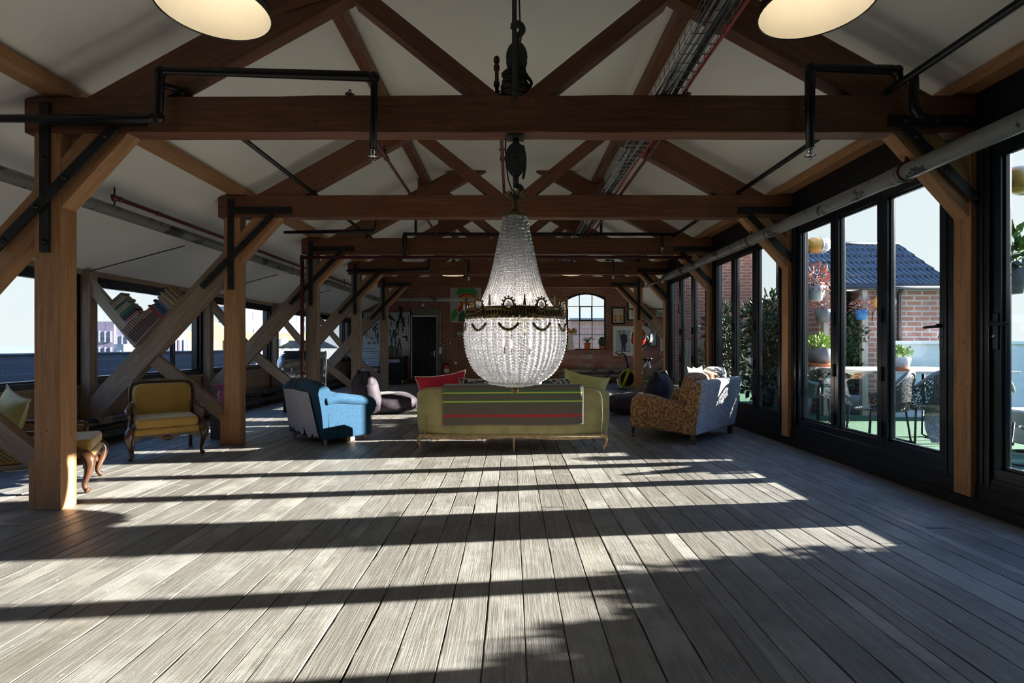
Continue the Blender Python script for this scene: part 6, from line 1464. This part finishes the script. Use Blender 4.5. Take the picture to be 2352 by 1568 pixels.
# rattan chairs
def m_rattan():
    g = NG('open_rattan'); t = g.t; b = g.b; b.inputs['Base Color'].default_value = (.030, .032, .036, 1); b.inputs['Roughness'].default_value = .4
    co = g.coord('UV', (1, 1, 1)); vo = g.n('ShaderNodeTexVoronoi', feature='DISTANCE_TO_EDGE'); g.l(co, vo.inputs['Vector']); vo.inputs['Scale'].default_value = 22
    gt = g.n('ShaderNodeMath', operation='GREATER_THAN'); gt.inputs[1].default_value = .14; g.l(vo.outputs['Distance'], gt.inputs[0])
    tr = g.n('ShaderNodeBsdfTransparent'); mx = g.n('ShaderNodeMixShader'); g.l(gt.outputs[0], mx.inputs[0]); g.l(b.outputs[0], mx.inputs[1]); g.l(tr.outputs[0], mx.inputs[2]); g.l(mx.outputs[0], g.o.inputs[0]); MT['rattan'] = g.m
m_rattan()
def rattan(X, Z, rz, label, sheepskin=None):
    T = thing('rattan_chair', label, 'chair', V(X, TY, Z), rz, 'dark rattan chairs on the terrace'); T.scale = (.88, .88, .95)
    def shell(u, v):
        a = math.pi*(.02+.96*u); r = .30+.05*v; h = .40+v*(.20+.25*math.sin(a)**3); return Vector((r*math.cos(a), -r*math.sin(a)*.95-.02, h))
    q = MB().grid(shell, 22, 6); 
    for i in range(len(q.uv)): q.uv[i] = [(a*1.4, b_*.6) for a, b_ in q.uv[i]]
    q.build('woven_back', 'rattan', T, local=True, solid=.012)
    q = MB().ell(Vector((0, -.02, .40)), (.28, .27, .03), .8, 20, 8); q.build('seat', 'rattan', T, local=True)
    MB().tube([shell(i/20, 1) for i in range(21)], .022, 8).build('rim', 'planter_grey', T, local=True)
    for s in (-1, 1):
        MB().tube([Vector(p) for p in ((s*.27, .22, .42), (s*.30, .26, .03), (s*.29, .20, .012), (s*.27, -.24, .012), (s*.22, -.20, .40))], .011, 6).build('leg', 'black_enamel', T, local=True)
    return T
rattan(1212, 1720, math.radians(30), 'dark rattan chair close to the middle glass panel, back to the doors')
rattan(1372, 1760, math.radians(5), 'dark rattan chair with a sheepskin, before the near end of the terrace table')
rattan(1545, 1740, math.radians(-12), 'dark rattan chair right of the sheepskin, by the post')
rattan(1215, 2180, math.radians(-75), 'dark rattan chair at the left side of the terrace table')
rattan(1340, 1290, math.radians(60), 'dark rattan chair at the right edge beside the pale cushions')
m = MB(); c = V(1405, 205, 1690)
def fur(u, v):
    p = Vector(((u-.5)*.30+.04*math.sin(v*6), -.02+.10*math.sin(v*3), (.5-v)*.74)); return c+p
m.grid(fur, 12, 20)
for i in range(2600):
    u, v = R.random(), R.random(); p = fur(u, v); d = Vector((R.uniform(-.5, .5), -1, R.uniform(-.9, .2))).normalized()*.04; k0 = len(m.v); m.v += [p+Vector((-.004, 0, 0)), p+Vector((.004, 0, 0)), p+d]; m.face([k0, k0+1, k0+2])
o = m.build('sheepskin', mat('fleece', (.62, .58, .56), .95, var=.2, vscale=10)); tag(o, 'shaggy pale sheepskin thrown over a terrace chair', 'sheepskin')
# pale lounge seat at the right edge
LS = thing('lounge_seat', 'pale cushioned lounge seat outside at the right edge', 'seat', V(1640, TY, 1500))
MB().ub(1500, 1800, 190, 240, 1380, 1620).build('seat_cushion', mat('sage_cushion', (.55, .60, .52), .85), LS, bevel=.03); MB().ub(1500, 1800, 240, 290, 1385, 1615).build('seat_base', 'planter_white', LS, bevel=.02)
for x in (1520, 1780): MB().tube([V(x, 290, 1400), V(x+20, TY-4, 1400), V(x-10, TY-4, 1560)], 5*K, 6).build('leg', 'black_enamel', LS)
# pots on the table
def tpot(X, Z, label, sc_, leaf, mm='lamp_white'):
    T = thing('potted_herb', label, 'plant', V(X, 90, Z)); c = V(X, 90, Z); MB().lathe([(0, 0), (.10*sc_, 0), (.105*sc_, .03*sc_), (0, .03*sc_)], c, n=18).build('saucer', 'terracotta', T)
    MB().lathe([(0, .03*sc_), (.075*sc_, .03*sc_), (.10*sc_, .15*sc_), (.092*sc_, .15*sc_), (0, .12*sc_)], c, n=18).build('pot', mm, T); m = MB(); leaves(m, c+Vector((0, 0, .19*sc_)), (.10*sc_, .10*sc_, .07*sc_), 260, .04*sc_, up=1.2); m.build('foliage', leaf, T)
tpot((2068-VX)*1880/F, 1880, 'bright green herb in a white pot on the terrace table', 1.15, 'leaf_bright')
tpot((1884-VX)*2240/F, 2240, 'pale leafy plant behind the table by the timber posts', 1.8, 'leaf_bright', 'planter_grey')
# shrubs
def shrub(X, Z, label, r, h, n, leaf='leaf_dark', sz=.09, base=TY, seed=1, cat='shrub', core=False):
    T = thing('shrub', label, cat, V(X, base, Z), 0); c = V(X, base, Z); g = random.Random(seed)
    MB().lathe([(0, 0), (.16, 0), (.21, .32), (.19, .32), (0, .28)], c, n=18).build('tub', 'planter_grey', T)
    MB().tube([c+Vector((0, 0, .25)), c+Vector((.02, 0, h*.5)), c+Vector((0, 0, h*.8))], [.03, .02, .008], 6).build('stem', 'timber_dark', T)
    m = MB(); 
    for k_ in range(7): a = g.random()*6.28; leaves(m, c+Vector((math.cos(a)*r*.45, math.sin(a)*r*.45, .35+(h-.45)*(k_+.5)/7)), (r*.75, r*.75, h*.16), n//7, sz, rr=g)
    if core: m.ell(c+Vector((0, 0, .35+(h-.45)*.5)), (r*.92, r*.92, (h-.30)*.5), .9, 18, 12, fn=lambda p: p*(1+.25*noise.noise(p*4+Vector((seed, 0, 0)))))
    m.build('foliage', leaf, T); return T
shrub(1592, 2440, 'dark climbing shrub beside the outbuilding doorway', .22, 1.5, 900, seed=3)
shrub(1330, 2420, 'dark bushy shrub behind the first timber post', .35, 1.1, 800, seed=4)
shrub(1330, 2760, 'tall dark bamboo-like shrub farther along the glass', .45, 2.0, 1300, seed=5, sz=.12)
shrub(1290, 3150, 'tall leafy shrub near the end of the terrace', .42, 1.9, 1200, seed=6, sz=.12)
shrub(1400, 3430, 'leafy shrub in the far terrace corner', .42, 1.7, 1000, seed=7, sz=.12)
FN = thing('slat_fence', 'weathered slatted fence at the far end of the terrace', 'fence', V(1500, TY, 3300))
for i in range(26): x = 1130+i*21; MB().ub(x, x+14, -30-6*(i % 3), TY, 3500, 3506).build('slat', 'timber_pale', FN)
for y in (30, 220): MB().ub(1120, 1680, y, y+14, 3507, 3515).build('rail', 'timber_pale', FN)
# things further along the terrace, off to the right, that throw the big shadow in the foreground
def bigbush(X, Z, label, r, h, n, seed):
    return shrub(X, Z, label, r, h, n, 'leaf_dark', .10, seed=seed, core=True)
for z_, h_, lb in ((925, 1.32, 'low potted bush on the terrace closest to the post at the right edge'), (790, 1.5, 'big potted bush on the terrace, second from the post'), (655, 1.5, 'big potted bush on the terrace, third from the post'), (510, 1.46, 'big potted bush on the terrace, fourth from the post'), (350, 1.46, 'big potted bush on the terrace, farthest from the post')):
    bigbush(1560, z_+22, lb, .42, h_, 2400, int(z_))
